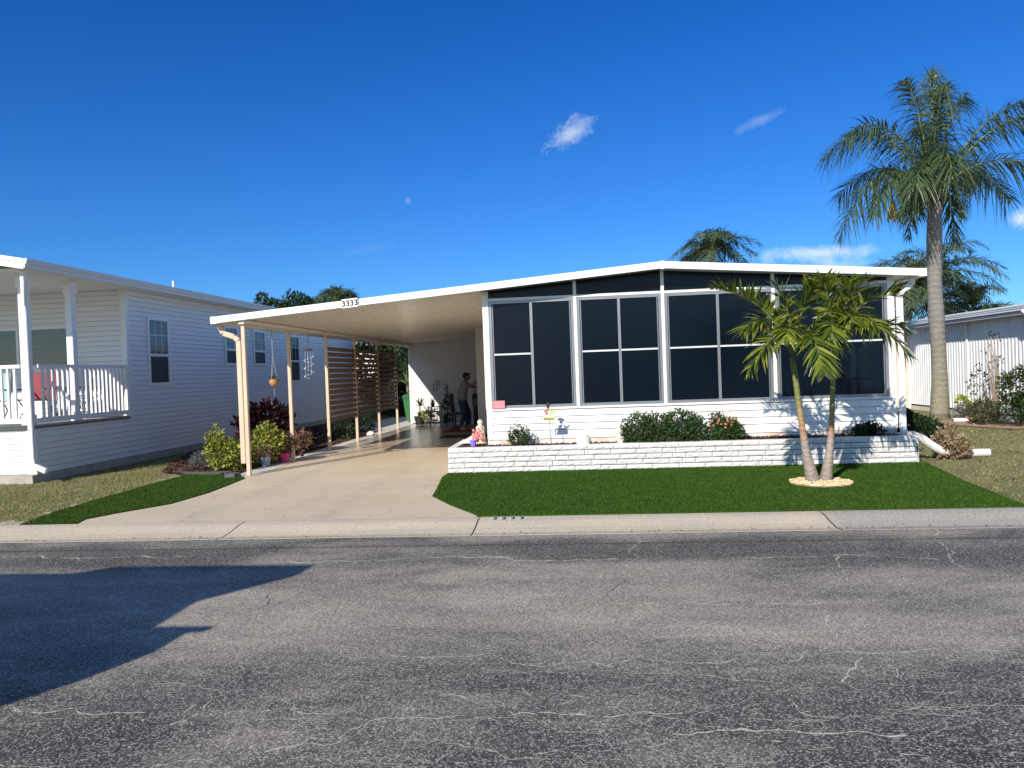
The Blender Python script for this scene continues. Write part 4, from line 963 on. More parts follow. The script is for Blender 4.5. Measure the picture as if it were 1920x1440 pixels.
# -- tall queen palm on the right
QB = Vector((9.10, 20.75, 0)); 
tp = []; tr = []
for i in range(27):
    z = i*.225; tp.append(QB+Vector((.03*math.sin(z*1.3), 0, z-.02))); r_ = .192+.06*math.exp(-z*3.0)-.003*z+(.008*math.sin(z*3.1)); tr.append(r_)
qp = palm_thing('queen_palm', 'tall palm with thick grey ringed trunk and large drooping feathery crown on the right', tp, tr, bark_q, n=20)
leaf = MB(); rach = MB(); K = Vector((9.12, 20.75, 5.95))
def off(x, y, z): return K+Vector((x, y, z))
spec = [ # (control, tip, n, L, droop)
 ((.05, .2, 2.6), (.30, .55, 3.25), 90, .85, 1.1), ((-.35, -.1, 2.4), (-.75, -.25, 2.75), 84, .85, 1.2), ((.45, .2, 2.2), (1.0, .3, 2.45), 80, .80, 1.1),
 ((-.1, -.5, 2.3), (-.25, -1.35, 2.2), 84, .85, 1.2), ((.15, .9, 2.3), (.3, 1.6, 2.0), 70, .85, 1.1),
 ((-1.35, .1, 2.65), (-2.70, .2, .95), 96, .88, .95), ((-1.1, -.5, 2.2), (-2.45, -.9, 1.3), 90, .8, .9),
 ((-1.55, -.2, 1.45), (-2.55, -.4, -1.25), 100, .85, .75), ((-1.1, -.6, 1.0), (-1.95, -.9, -.75), 90, .85, .7),
 ((-.7, -1.2, 1.2), (-1.25, -1.9, -.35), 90, .9, .7), ((-.3, -1.3, 1.3), (-.55, -2.2, -.1), 90, .9, .8), ((-.6, -.8, .9), (-1.35, -1.2, -.9), 70, .7, .8),
 ((1.25, .0, 2.2), (2.75, -.1, 2.15), 100, .9, .9), ((1.6, -.3, 2.4), (3.3, -.5, 1.3), 96, .85, .9),
 ((1.35, -.4, 1.25), (2.75, -.9, -.25), 100, .9, .75), ((1.0, .6, 1.1), (2.4, 1.0, -.2), 80, .85, .8),
 ((.55, .35, .7), (.72, .5, -1.35), 60, .55, .8), ((-.25, .5, .6), (-.38, .7, -1.15), 50, .5, .8), ((.5, -.2, .6), (.62, -.1, -.8), 40, .45, .8),
 ((.2, 1.3, 1.4), (.4, 2.4, -.2), 70, .85, .8), ((-1.0, 1.0, 1.6), (-1.9, 1.6, .2), 70, .85, .8), ((1.0, 1.2, 1.8), (2.0, 1.9, .5), 70, .85, .8)]
for i, (a, b, n, L, dr) in enumerate(spec):
    frond(leaf, rach, K+Vector((.10*(b[0] > 0)-.05, 0, -.1)), off(*a), off(*b), int(n*1.15), L*.95, .031, dr*.85, .85, .20, .5, .05, 100+i, .028)
leaf.build('fronds', L_queen, qp); rach.build('frond_stalks', stem_g, qp, smooth=True)
g = MB(); r2 = random.Random(8)
for i in range(60):
    a = r2.uniform(0, 6.28); s = Vector((math.cos(a), math.sin(a), 0)); z = r2.uniform(-.55, .05); g.bar(K+s*.16+Vector((0, 0, z)), K+s*r2.uniform(.28, .42)+Vector((0, 0, z+r2.uniform(.15, .5))), .07, .03)
g.build('boot_fibre', mat('boot_fibre', (.12, .095, .075), .95, var=.4, vscale=8), qp)
g = MB()
for i in range(70):
    a = r2.uniform(0, 6.28); b0 = K+Vector((-1.12, -.2, -.35)); g.tube([b0+Vector((0, 0, .15)), b0+Vector((math.cos(a)*.08, math.sin(a)*.08, -.1)), b0+Vector((math.cos(a)*.13, math.sin(a)*.13, -.35-r2.random()*.15))], .008, 4)
g.tube([K+Vector((-.1, 0, .05)), K+Vector((-.7, -.15, .35)), K+Vector((-1.12, -.2, -.2))], .02, 6)
g.build('fruit_stalk', mat('fruit_stalk', (.45, .33, .12), .8, var=.3), qp)

# -- double christmas palm in the gravel ring
cp = thing('christmas_palm', 'small double-trunked palm with yellow-green fronds in a gravel ring on the front turf', 'palm tree', (2.98, 10.25, 0))
g = MB(); tl = [(2.895, 10.25, -.02), (2.885, 10.25, .06), (2.86, 10.25, .20), (2.82, 10.25, .39), (2.78, 10.25, .72), (2.735, 10.25, 1.12), (2.70, 10.25, 1.5), (2.68, 10.25, 1.66)]
g.tube(tl, [.094, .090, .074, .054, .040, .036, .037, .034], 16); g.build('trunk', bark_a, cp, smooth=True)
g = MB(); tr_ = [(3.065, 10.27, -.02), (3.07, 10.27, .06), (3.09, 10.27, .20), (3.125, 10.28, .40), (3.16, 10.28, .75), (3.19, 10.29, 1.2), (3.215, 10.29, 1.6), (3.225, 10.29, 1.82)]
g.tube(tr_, [.080, .078, .066, .050, .036, .031, .029, .028], 16); g.build('trunk', mat('christmas_palm_bark_b', (.2, .2, .1), .6, fn=lambda t, b, oc: (f_adtrunk(t, b, oc))), cp, smooth=True)
lf = MB(); rc = MB()
LB = Vector((2.68, 10.25, 1.68)); RB = Vector((3.225, 10.29, 1.82))
FL = [ # base, ctrl, tip, n, L, droop, side lift
 (LB, (2.35, 10.05, 2.50), (1.62, 9.9, 2.56), 50, .36, .30, .85), (LB, (2.50, 9.9, 2.30), (1.98, 9.7, 1.45), 46, .30, .40, .05),
 (LB, (2.30, 10.1, 2.35), (1.98, 9.95, 2.00), 36, .30, .5, .1), (LB, (2.74, 9.6, 2.28), (2.78, 9.25, 1.42), 50, .32, .40, .0),
 (LB, (2.66, 10.1, 2.4), (2.45, 10.2, 2.62), 36, .36, .3, .3), (LB, (2.80, 10.3, 2.3), (2.93, 10.1, 2.60), 40, .36, .35, .2),
 (LB, (3.00, 10.0, 2.4), (3.30, 9.8, 2.15), 38, .34, .5, .1), (LB, (2.5, 10.6, 2.4), (2.25, 10.9, 2.1), 36, .34, .5, .1), (LB, (2.9, 9.8, 2.2), (3.10, 9.6, 1.75), 36, .32, .5, .05),
 (LB, (2.6, 9.8, 2.25), (2.42, 9.6, 1.85), 34, .32, .5, .1), (LB, (2.55, 10.2, 2.3), (2.25, 10.3, 2.4), 34, .34, .4, .4),
 (RB, (3.32, 10.2, 2.45), (3.62, 10.1, 2.62), 42, .36, .30, .2), (RB, (3.2, 10.3, 2.5), (3.06, 10.2, 2.66), 38, .36, .3, .2), (RB, (3.5, 10.1, 2.5), (3.98, 9.95, 2.38), 44, .34, .3, .4),
 (RB, (3.58, 9.95, 2.40), (3.98, 9.8, 1.60), 50, .36, .35, .1), (RB, (3.6, 10.0, 2.15), (3.98, 9.9, 1.98), 40, .34, .45, .1), (RB, (3.3, 10.7, 2.5), (3.5, 11.1, 2.25), 36, .34, .5, .1),
 (RB, (3.05, 9.8, 2.3), (2.98, 9.55, 1.85), 38, .32, .5, .05), (RB, (3.4, 9.8, 2.35), (3.52, 9.55, 1.95), 38, .34, .5, .05), (RB, (3.42, 10.3, 2.45), (3.42, 10.2, 2.62), 34, .34, .3, .2), (RB, (3.45, 10.5, 2.4), (3.75, 10.7, 2.15), 36, .34, .5, .1), (RB, (3.25, 9.9, 2.3), (3.25, 9.6, 2.05), 34, .32, .5, .1)]
for i, (b, a, t, n, L, dr, lift) in enumerate(FL):
    frond(lf, rc, b, a, t, int(n*.95), L, .036, dr*.8, .45, .26, .5, lift, 300+i, .011)
lf.build('fronds', L_adon, cp); rc.build('frond_stalks', stem_g, cp, smooth=True)

# gravel ring
gr = thing('gravel_ring', 'round bed of tan river pebbles around the double palm', 'gravel', (2.98, 10.19, 0)); gr['kind'] = 'stuff'
g = MB(); r2 = random.Random(4); q = [(2.98+.385*math.cos(a*.2094), 10.19+.40*math.sin(a*.2094), .012) for a in range(30)]; g.poly(q)
for i in range(1000):
    a = r2.uniform(0, 6.283); rr = math.sqrt(r2.random()); x, y = 2.98+.385*rr*math.cos(a), 10.19+.40*rr*math.sin(a); s = r2.uniform(.012, .024)
    z = .02+r2.uniform(0, .018)*(1-rr*.5); th = r2.uniform(0, 3); n0 = len(g.v)
    ax, ay = math.cos(th), math.sin(th); sx, sy, sz = s*r2.uniform(.8, 1.3), s*r2.uniform(.6, .9), s*r2.uniform(.4, .7)
    for (u, v, w_) in ((1, 0, 0), (0, 1, 0), (-1, 0, 0), (0, -1, 0)): g.v.append((x+ax*u*sx-ay*v*sy, y+ay*u*sx+ax*v*sy, z))
    for (u, v) in ((.55, .1), (.1, .55), (-.55, 0), (0, -.55)): g.v.append((x+ax*u*sx-ay*v*sy, y+ay*u*sx+ax*v*sy, z+sz))
    for k in range(4): g.f.append((n0+k, n0+(k+1) % 4, n0+4+(k+1) % 4, n0+4+k))
    g.f.append((n0+4, n0+5, n0+6, n0+7))
peb = g.build('pebbles', pebble_m, gr); peb['kind'] = 'stuff'

# -- distant palms
def far_palm(label, base, h, nf, Lf, seed, m=L_far, group='palms standing behind the houses', trunk=.16, leafL=.8, lw=.045, ln=44):
    r2 = random.Random(seed); base = Vector(base)
    t = palm_thing('palm_tree', label, [base, base+Vector((.05, 0, h*.5)), base+Vector((0, 0, h))], [trunk*1.2, trunk, trunk*.9], bark_q, group, n=10)
    lf, rc = MB(), MB(); K = base+Vector((0, 0, h))
    for i in range(nf):
        a = 2*math.pi*(i+r2.uniform(-.3, .3))/nf*1.618; e = r2.uniform(-.3, 1.25); o = Vector((math.cos(a), math.sin(a), 0))
        l = Lf*r2.uniform(.8, 1.1); c = K+o*l*.42*math.cos(max(0, e))+Vector((0, 0, l*(.25+.38*e))); tpp = K+o*l*(.92 if e < .8 else .6)+Vector((0, 0, l*(e*.62-.35)))
        frond(lf, rc, K, c, tpp, ln, leafL*.8, lw*.8, .42, .5, .15, .55, .18, seed*50+i, .03)
    lf.build('fronds', m, t); rc.build('frond_stalks', stem_g, t); return t
far_palm('feathery palm rising just behind the trunk of the tall palm', (14.4, 33, 0), 4.7, 30, 3.0, 21, ln=54)
far_palm('low feathery palm beyond the eave of the right-hand house', (16.9, 35, 0), 3.3, 28, 2.7, 22, ln=54)
far_palm('bushy palm between the main house corner and the tall palm trunk', (12.9, 32, 0), 4.3, 28, 2.6, 23, ln=54)
far_palm('palm crown peeking over the roof ridge of the main house', (5.95, 36, 0), 6.75, 26, 2.2, 24, lw=.05)
far_palm('small palm crown above the carport roof line, left of the plaque', (-14.9, 45, 0), 6.2, 26, 2.0, 26, L_queen, lw=.06)
far_palm('low palm crown just showing above the carport fascia right of the plaque', (-13.2, 45, 0), 4.4, 14, 1.7, 27, L_queen, lw=.06)

# ================================================================ TREES AND SHRUBS
def leafcloud(mb, blobs, n, ls, seed, lw=.5, shell=.55, fold=.25, updir=0.2):
    r2 = random.Random(seed); vol = [b[3]*b[4]*b[5] for b in blobs]; tot = sum(vol)
    for b, v in zip(blobs, vol):
        for _ in range(int(n*v/tot)):
            d = Vector((r2.gauss(0, 1), r2.gauss(0, 1), r2.gauss(0, 1))).normalized(); rr = shell+(1-shell)*r2.random()**.6
            bump_ = 1+.22*noise.noise(Vector((d.x*2.4+seed, d.y*2.4, d.z*2.4)))+.12*noise.noise(Vector((d.x*6, d.y*6+seed, d.z*6)))
            p = Vector((b[0]+d.x*b[3]*rr*bump_, b[1]+d.y*b[4]*rr*bump_, b[2]+d.z*b[5]*rr*bump_))
            if p.z < .01: continue
            D = (d+Vector((r2.gauss(0, .6), r2.gauss(0, .6), r2.gauss(0, .6)+updir))).normalized(); l = ls*r2.uniform(.6, 1.25)
            S = D.cross(Vector((r2.gauss(0, 1), r2.gauss(0, 1), r2.gauss(0, 1)))).normalized(); N_ = S.cross(D)
            w_ = l*lw/2; a, m1, c_ = p, p+D*l*.5, p+D*l-N_*l*.15
            n0 = len(mb.v); mb.v += [tuple(a), tuple(m1-S*w_+N_*w_*fold), tuple(c_), tuple(m1+S*w_+N_*w_*fold), tuple(m1)]
            mb.f += [(n0, n0+1, n0+2, n0+4), (n0, n0+4, n0+2, n0+3)]
def shrub(name, label, cat, base, blobs, n, ls, m, seed, group=None, lw=.5, stems=6, stem_mat=None, shell=.5, stem_r=.008, **kw):
    t = thing(name, label, cat, base, group); r2 = random.Random(seed); g = MB()
    for i in range(stems):
        b = blobs[i % len(blobs)]; e = Vector((b[0]+r2.uniform(-.6, .6)*b[3], b[1]+r2.uniform(-.6, .6)*b[4], b[2]+r2.uniform(0, .8)*b[5])); s = Vector(base)+Vector((r2.uniform(-.04, .04), r2.uniform(-.04, .04), 0))
        g.tube([s, s.lerp(e, .5)+Vector((r2.uniform(-.03, .03), 0, .03)), e], [stem_r*1.4, stem_r, stem_r*.6], 5)
    g.build('stems', stem_mat or stem_m, t); l = MB(); leafcloud(l, blobs, n, ls, seed, lw, shell, **kw); l.build('foliage', m, t); return t
def tree(label, base, h, blobs, n, ls, seed, m=L_tree, group='trees behind the houses', name='leafy_tree'):
    t = thing(name, label, 'tree', base, group); r2 = random.Random(seed); g = MB(); B = Vector(base)
    g.tube([B, B+Vector((.1, 0, h*.5)), B+Vector((0, 0, h*.8))], [.28, .2, .12], 8)
    for b in blobs[:10]: g.tube([B+Vector((.05, 0, h*.45)), (B+Vector(b[:3]))*.5+Vector((0, 0, h*.05)), Vector(b[:3])], [.12, .07, .03], 6)
    g.build('trunk', stem_m, t); l = MB(); leafcloud(l, blobs, n, ls, seed, .5, .45); l.build('crown', m, t); return t
tree('dark round tree showing above the left house roof', (-17.3, 45, 0), 6, [(-17.6, 45, 5.6, 1.3, 1.5, 1.25), (-16.6, 45, 5.3, 1.2, 1.5, 1.1), (-18.2, 45, 5.0, 1.2, 1.5, 1.1), (-16.0, 45.5, 4.6, 1.1, 1.5, 1.2)], 9000, .22, 41)
tree('thin straggly treetop at the left end of the distant trees', (-19.4, 45, 0), 6, [(-19.8, 45, 6.4, .35, .5, .6), (-19.2, 45, 5.9, .6, .6, .7), (-18.8, 45, 5.2, .7, .7, .8)], 2200, .22, 42)
tree('low dark tree between the round tree and the small palm', (-15.4, 46, 0), 5, [(-15.5, 46, 5.2, .9, 1, .8), (-14.4, 46.5, 5.0, .8, 1, .7)], 3000, .22, 43)
tree('dense yellow-green tree at the rear end of the carport', (-8.6, 31, 0), 3, [(-8.9, 31, 2.3, 1.0, 1.2, 1.1), (-8.0, 32, 2.6, 1.0, 1.2, 1.0), (-7.3, 31.5, 2.2, 1.0, 1.2, 1.2), (-8.4, 31.5, .9, 1.3, 1.2, .9), (-6.9, 33, 1.0, 1.2, 1, 1.0)], 9500, .16, 44, leafmat('mixed_leaf', [(.012, .028, .010), (.05, .08, .02), (.22, .22, .03)]))
far_palm('slim dark palm close to the corner of the storage wall behind the carport', (-6.9, 28.6, 0), 1.3, 12, 2.0, 28, L_dark, leafL=.5, trunk=.07)
tree('tall dark leafy screen behind the green bin', (-7.2, 30, 0), 3, [(-6.9, 29.6, 1.9, .7, .7, 1.1), (-7.4, 29.6, .9, .8, .8, .9)], 5000, .14, 45, L_dark)
sh = shrub
bed = 'shrubs in the mulch bed beside the carport'
sh('croton_shrub', 'bright yellow-green leafy shrub left of the front carport post', 'shrub', (-6.62, 13.1, .01), [(-6.55, 13.0, .30, .27, .25, .30), (-6.72, 13.05, .60, .15, .15, .22), (-6.36, 13.0, .28, .22, .22, .26), (-6.66, 13.0, .42, .2, .2, .25)], 1900, .075, L_yel, 51, bed)
sh('croton_shrub', 'bright yellow-green leafy shrub just right of the front carport post', 'shrub', (-6.25, 14.0, .01), [(-6.15, 13.95, .45, .26, .25, .33), (-6.25, 13.95, .25, .26, .25, .25), (-5.98, 13.95, .45, .16, .2, .22)], 1500, .08, L_yel, 52, bed)
sh('ti_plant', 'tall dark burgundy leafy plant behind the yellow-green shrub', 'shrub', (-6.9, 15.4, .01), [(-6.85, 15.3, .75, .42, .35, .35), (-6.6, 15.3, .85, .30, .3, .28), (-6.8, 15.3, .4, .45, .35, .35), (-6.45, 15.25, .68, .25, .25, .25), (-7.1, 15.3, .7, .25, .25, .25)], 1300, .19, L_burg, 53, bed, lw=.36)
pf = sh('flowering_plant', 'pink-leaved potted plant in a magenta pot beside the second carport post', 'potted plant', (-5.98, 14.25, .02), [(-5.97, 14.25, .42, .24, .2, .17), (-5.85, 14.22, .34, .2, .2, .15), (-6.08, 14.25, .33, .14, .14, .14)], 900, .065, L_pink, 54)
g = MB(); g.lathe([(.085, 0), (.12, .15), (.13, .155), (.13, .175), (.115, .175), (.10, .16)], (-5.93, 14.2, .01), 18); g.build('pot', mat('magenta_pot', (.55, .04, .17), .4), pf)
pf2 = sh('flowering_plant', 'red-pink leafy plant half hidden behind the second carport post', 'potted plant', (-5.93, 15.1, .02), [(-5.90, 15.1, .34, .17, .2, .2)], 350, .07, L_pink, 55)
pf3 = sh('flowering_plant', 'small red flowered plant in a grey-blue pot between the yellow shrub and the magenta pot', 'potted plant', (-6.06, 13.62, .02), [(-6.06, 13.62, .26, .13, .12, .12)], 260, .06, L_pink, 56)
g = MB(); g.lathe([(.075, 0), (.10, .15), (.105, .17), (.09, .17)], (-6.04, 13.6, .01), 16); g.build('pot', mat('blue_grey_pot', (.26, .31, .40), .5), pf3)
sh('bromeliad', 'low red-orange spiky plant in shade behind the second post', 'plant', (-6.85, 18.0, .01), [(-7.3, 18.2, .14, .4, .4, .16), (-6.95, 17.9, .14, .2, .3, .15)], 320, .16, leafmat('bromeliad_leaf', [(.05, .06, .02), (.25, .06, .03), (.4, .07, .05)]), 57, lw=.25, stems=3)
sh('lavender_shrub', 'small grey-lilac spiky shrub left of the yellow-green shrub', 'shrub', (-7.2, 13.6, .01), [(-7.2, 13.6, .14, .33, .28, .18)], 900, .06, L_lav, 58, lw=.25)
sh('ground_cover', 'low dark leafy plant at the foot of the third carport post', 'plant', (-6.7, 16.6, .01), [(-6.7, 16.7, .12, .45, .5, .2), (-6.5, 19.5, .15, .35, .7, .22), (-6.6, 21.5, .15, .3, .7, .25)], 1700, .10, L_dark, 59, lw=.4)
# planter shrubs (mulch top at .38)
pg = 'shrubs in the block planter'
sh('holly_shrub', 'small upright dark green shrub left of the garden lamp stake', 'shrub', (-1.15, 12.32, .37), [(-1.15, 12.32, .50, .17, .13, .13), (-1.16, 12.32, .66, .05, .05, .14), (-1.03, 12.32, .62, .05, .05, .10), (-1.27, 12.32, .60, .05, .05, .09)], 900, .045, leafmat('holly_leaf', [(.02, .045, .012), (.05, .09, .025), (.11, .15, .05)]), 61, pg)
sh('hedge_shrub', 'large dense dark green shrub in the middle of the planter', 'shrub', (1.3, 12.3, .37), [(.80, 12.30, .62, .28, .20, .25), (1.10, 12.28, .60, .30, .22, .24), (1.45, 12.28, .64, .30, .22, .26), (1.68, 12.30, .55, .20, .2, .24), (.70, 12.3, .5, .2, .17, .16), (1.1, 12.22, .45, .5, .2, .16), (1.52, 12.22, .42, .3, .2, .16)], 7000, .052, L_hedge, 62, pg, stems=12, shell=.6)
ix = sh('ixora_shrub', 'bushy green shrub with orange flowers, right of the large dense shrub', 'shrub', (2.15, 12.3, .37), [(2.14, 12.3, .55, .25, .18, .20), (2.02, 12.3, .70, .12, .1, .13), (2.28, 12.3, .52, .16, .14, .16), (2.12, 12.26, .45, .24, .17, .12)], 2700, .055, leafmat('ixora_leaf', [(.025, .06, .018), (.05, .10, .028), (.10, .16, .05)]), 63, pg)
r2 = random.Random(6)
for i in range(24):
    a = r2.uniform(0, 6.28); e = r2.uniform(-.2, 1.4); c = Vector((2.14+.25*math.cos(a)*math.cos(e), 12.3-abs(.2*math.sin(a)*math.cos(e)), .56+.22*math.sin(e)+(.09 if r2.random() < .3 else 0))); g = MB()
    for k in range(8):
        d = Vector((r2.gauss(0, 1), r2.gauss(0, 1), r2.gauss(0, 1))).normalized()*.011; u = Vector((r2.uniform(-1, 1), r2.uniform(-.5, .5), r2.uniform(-1, 1))).normalized()*.008; v = Vector((0, 1, 0)).cross(u).normalized()*.005; g.quad(c+d-u-v, c+d+u-v, c+d+u+v, c+d-u+v)
    g.build('flower', L_org, ix)
sh('low_shrub', 'low dark green spreading shrub near the right end of the planter', 'shrub', (4.3, 12.32, .37), [(4.28, 12.32, .47, .17, .12, .09), (4.45, 12.32, .48, .13, .12, .09), (4.36, 12.32, .52, .10, .1, .08), (4.15, 12.3, .46, .08, .08, .06)], 1000, .055, L_dark, 64, pg)
# right yard
sh('dark_shrub', 'dark leafy shrub in shade beside the right corner of the main house', 'shrub', (6.15, 15.0, 0), [(6.1, 15.0, .25, .33, .35, .25), (5.95, 15.0, .4, .2, .25, .2), (6.45, 15.2, .2, .25, .3, .2)], 2300, .08, L_dark, 65)
sh('dry_croton', 'tan and pinkish dry-leaved shrub beside the drain hose', 'shrub', (5.6, 12.42, 0), [(5.52, 12.42, .24, .17, .16, .2), (5.70, 12.42, .20, .16, .16, .17), (5.60, 12.42, .12, .26, .2, .12), (5.62, 12.42, .44, .07, .07, .14), (5.45, 12.42, .34, .06, .06, .14), (5.78, 12.4, .14, .12, .12, .12)], 1500, .062, L_tan, 66, lw=.5)
sh('round_shrub', 'rounded olive green shrub left of the large leafy bush', 'shrub', (8.95, 18.2, 0), [(8.95, 18.2, .34, .30, .3, .28), (8.80, 18.15, .3, .2, .2, .2), (9.15, 18.2, .3, .2, .2, .22)], 2300, .05, leafmat('olive_leaf', [(.04, .05, .018), (.09, .10, .035), (.17, .16, .07)]), 67)
sh('leafy_bush', 'large dark green bush at the right edge in front of the corrugated wall', 'shrub', (9.35, 17.4, 0), [(9.35, 17.5, .85, .42, .4, .42), (9.15, 17.4, .45, .3, .3, .3), (9.55, 17.3, .45, .4, .4, .4), (9.5, 17.4, 1.15, .2, .2, .2), (9.05, 17.5, 1.0, .15, .15, .15)], 2700, .085, leafmat('bush_leaf', [(.015, .035, .012), (.04, .075, .022), (.09, .13, .045)]), 68)
sh('bare_rose', 'tall thin sparse twiggy bush against the corrugated wall', 'shrub', (9.6, 18.9, 0), [(9.45, 18.9, 1.95, .10, .1, .22), (9.6, 18.9, 2.0, .14, .1, .12), (9.35, 18.9, 1.72, .07, .07, .14), (9.65, 18.9, 1.35, .10, .1, .25), (9.3, 19.1, .9, .25, .2, .5)], 330, .07, L_dark, 69, stems=14, stem_mat=mat('pale_twig', (.32, .24, .19), .8), stem_r=.010)
sh('yellow_plant', 'small yellow-green broad-leaved plant at the foot of the corrugated wall', 'plant', (9.62, 20.6, 0), [(9.62, 20.6, .34, .12, .12, .22)], 110, .13, L_yel, 70, lw=.55, stems=3)
sh('grey_plant', 'small grey-green spiky plant beside the tall palm trunk', 'plant', (9.5, 20.3, 0), [(9.45, 20.2, .17, .28, .25, .16)], 320, .1, L_lav, 71, lw=.2, stems=3)
sh('edge_plant', 'low leafy plants at the right frame edge below the large bush', 'plant', (9.35, 16.6, 0), [(9.3, 16.5, .12, .35, .3, .16)], 450, .07, leafmat('bush_leaf', []), 72)

# ================================================================ RIGHT YARD ITEMS
g = MB(); r2 = random.Random(2); P = [(7.95, 20.4), (8.45, 20.6), (8.9, 19.5), (9.45, 17.9), (9.3, 16.9), (8.85, 17.1), (8.45, 18.0), (8.0, 19.2)]
g.poly([(x, y, .004) for x, y in P]); o = g.build('garden_path', mat('terracotta_path', (.44, .27, .18), .9, var=.3, vscale=4, bump=.5)); struct(o)
g = MB(); pts = [(8.80, 19.4, .045), (9.1, 19.2, .05), (9.4, 19.15, .055), (9.6, 19.3, .09)]
for i in range(3): g.bar(pts[i], pts[i+1], .02, .07); g.bar(Vector(pts[i])+Vector((0, -.06, -.03)), Vector(pts[i+1])+Vector((0, -.06, -.03)), .10, .012)
tag(g.build('gutter_offcut', white), 'white bent gutter length lying on the path near the tall palm', 'gutter')
g = MB(); n = 12
for i in range(n):
    for k in range(6):
        def Q(i, k): a = math.pi*i/n; b = math.pi*(k/6); return (9.15+.26*math.cos(a), 18.95+.07*math.cos(b)*math.sin(a), .09-.09*math.sin(b)*math.sin(a)+.07*abs(math.cos(a))**3)
        g.quad(Q(i, k), Q(i+1, k), Q(i+1, k+1), Q(i, k+1))
tag(g.build('palm_husk', mat('husk_tan', (.45, .29, .15), .8, var=.2), smooth=True), 'curved tan palm husk lying beside the rounded shrub', 'palm husk')

g = MB()
def lit(r):
    while True:
        x, y = r.uniform(5.2, 10), r.uniform(9, 20)
        if in_poly(x, y, YR) and (r.random() < .25 or y > 13): return x, y, r.uniform(.02, .03)
chips(g, 300, lit, .03, .08, 31); o = g.build('fallen_leaves', leafmat('litter_leaf', [(.30, .22, .10), (.50, .42, .22), (.62, .55, .36)])); o['kind'] = 'stuff'; tag(o, 'scattered pale fallen leaves on the dry grass at the right', 'leaves')
g = MB(); chips(g, 260, lambda r: (r.uniform(-7, 6), 7.60+abs(r.gauss(0, .06)), -.040), .008, .025, 32); chips(g, 120, lambda r: (r.uniform(-5.5, -1.5), r.uniform(8.3, 12), .003), .008, .02, 33)
o = g.build('gutter_debris', leafmat('debris', [(.05, .04, .03), (.14, .10, .06), (.3, .25, .16)], .9, 0)); o['kind'] = 'stuff'; tag(o, 'small dark leaf debris along the gutter line and driveway', 'debris')

# ================================================================ PLANTER ORNAMENTS
t = thing('welcome_stake', 'small floral butterfly welcome sign with a solar lantern on a thin garden stake', 'garden stake', (-.61, 12.17, .37))
g = MB(); g.tube([(-.61, 12.17, .34), (-.645, 12.17, .98)], .005, 6); g.build('stake', black, t)
g = MB(); g.lathe([(.012, 0), (.02, .01), (.026, .05), (.03, .055), (.058, .060), (.016, .085), (.004, .10)], (-.648, 12.17, .985), 12); g.build('lantern', dkgrey, t)
g = MB(); g.box(-.735, -.545, 12.155, 12.165, .80, .845); pn = g.build('sign_board', mat('sign_gold', (.62, .50, .10), .6), t, bevel=.003)
g = MB(); g.box(-.725, -.555, 12.149, 12.156, .845, .915); g.build('sign_back', mat('sign_pale', (.70, .74, .68), .6, var=.15, vscale=40), t)
def disc(g, c, rx, rz, n=9, y=0):
    g.poly([(c[0]+rx*math.cos(k*6.283/n), c[1]+y, c[2]+rz*math.sin(k*6.283/n)) for k in range(n)])
g = MB()
for c, r_ in (((-.69, 12.143, .945), .028), ((-.665, 12.14, .965), .025), ((-.675, 12.144, .915), .024)): g.lathe([(r_*.4, -r_*.6), (r_, -.0), (r_*.5, r_*.7)], (c[0], c[1], c[2]), 9)
g.build('flower_ornament', mat('coral_red', (.75, .16, .12), .5), t)
g = MB()
for sx in (-1, 1):
    g.poly([(-.575, 12.146, .94), (-.575+sx*.045, 12.14, .99), (-.575+sx*.055, 12.14, .955), (-.575+sx*.012, 12.146, .925)]); g.poly([(-.575, 12.146, .94), (-.575+sx*.012, 12.146, .92), (-.575+sx*.045, 12.14, .90), (-.575+sx*.045, 12.14, .93)])
g.tube([(-.575, 12.142, .90), (-.575, 12.142, .99)], .004, 5); g.build('butterfly', mat('lime_ornament', (.45, .58, .12), .5), t)
g = MB(); g.tube([(-.755, 12.15, .80), (-.765, 12.15, .87), (-.735, 12.15, .93)], .008, 6); g.build('ornament_rim', mat('rim_pink', (.7, .45, .35), .5), t)
text_mesh('lettering', 'Welcome', .040, Matrix.Translation((-.64, 12.151, .822)) @ Matrix.Rotation(R(90), 4, 'X'), mat('sign_brown', (.12, .07, .03), .6), pn, .001)

g = MB(); prof_s = [(.12*math.sin(math.pi*i/16)+.0005, -.12*math.cos(math.pi*i/16)) for i in range(17)]; g.lathe(prof_s, (-.10, 12.17, .455), 28, .008)
tag(g.build('sphere_ornament', mat('ball_white', (.74, .70, .64), .6, var=.3, vscale=11, bump=.8, bscale=14), smooth=True), 'weathered white stone ball sitting on the planter mulch', 'ornament')
t = thing('angel_statue', 'slim weathered white statue standing left of the large planter shrub', 'statue', (.50, 12.33, .37)); st = mat('statue_stone', (.66, .62, .55), .85, var=.3, vscale=14, bump=.6)
g = MB(); g.lathe([(.075, 0), (.08, .02), (.06, .04), (.066, .10), (.052, .18), (.046, .24), (.050, .27), (.022, .30), (.020, .31), (.034, .335), (.034, .355), (.02, .375), (.004, .38)], (.50, 12.33, .365), 14, .05); g.build('figure', st, t, smooth=True)
g = MB(); 
for s in (-1, 1): g.hexa([(.50+s*.015, 12.36, .46), (.50+s*.075, 12.38, .44), (.50+s*.075, 12.39, .44), (.50+s*.015, 12.375, .46), (.50+s*.015, 12.36, .62), (.50+s*.07, 12.38, .68), (.50+s*.07, 12.39, .68), (.50+s*.015, 12.375, .62)])
g.build('wing', st, t)
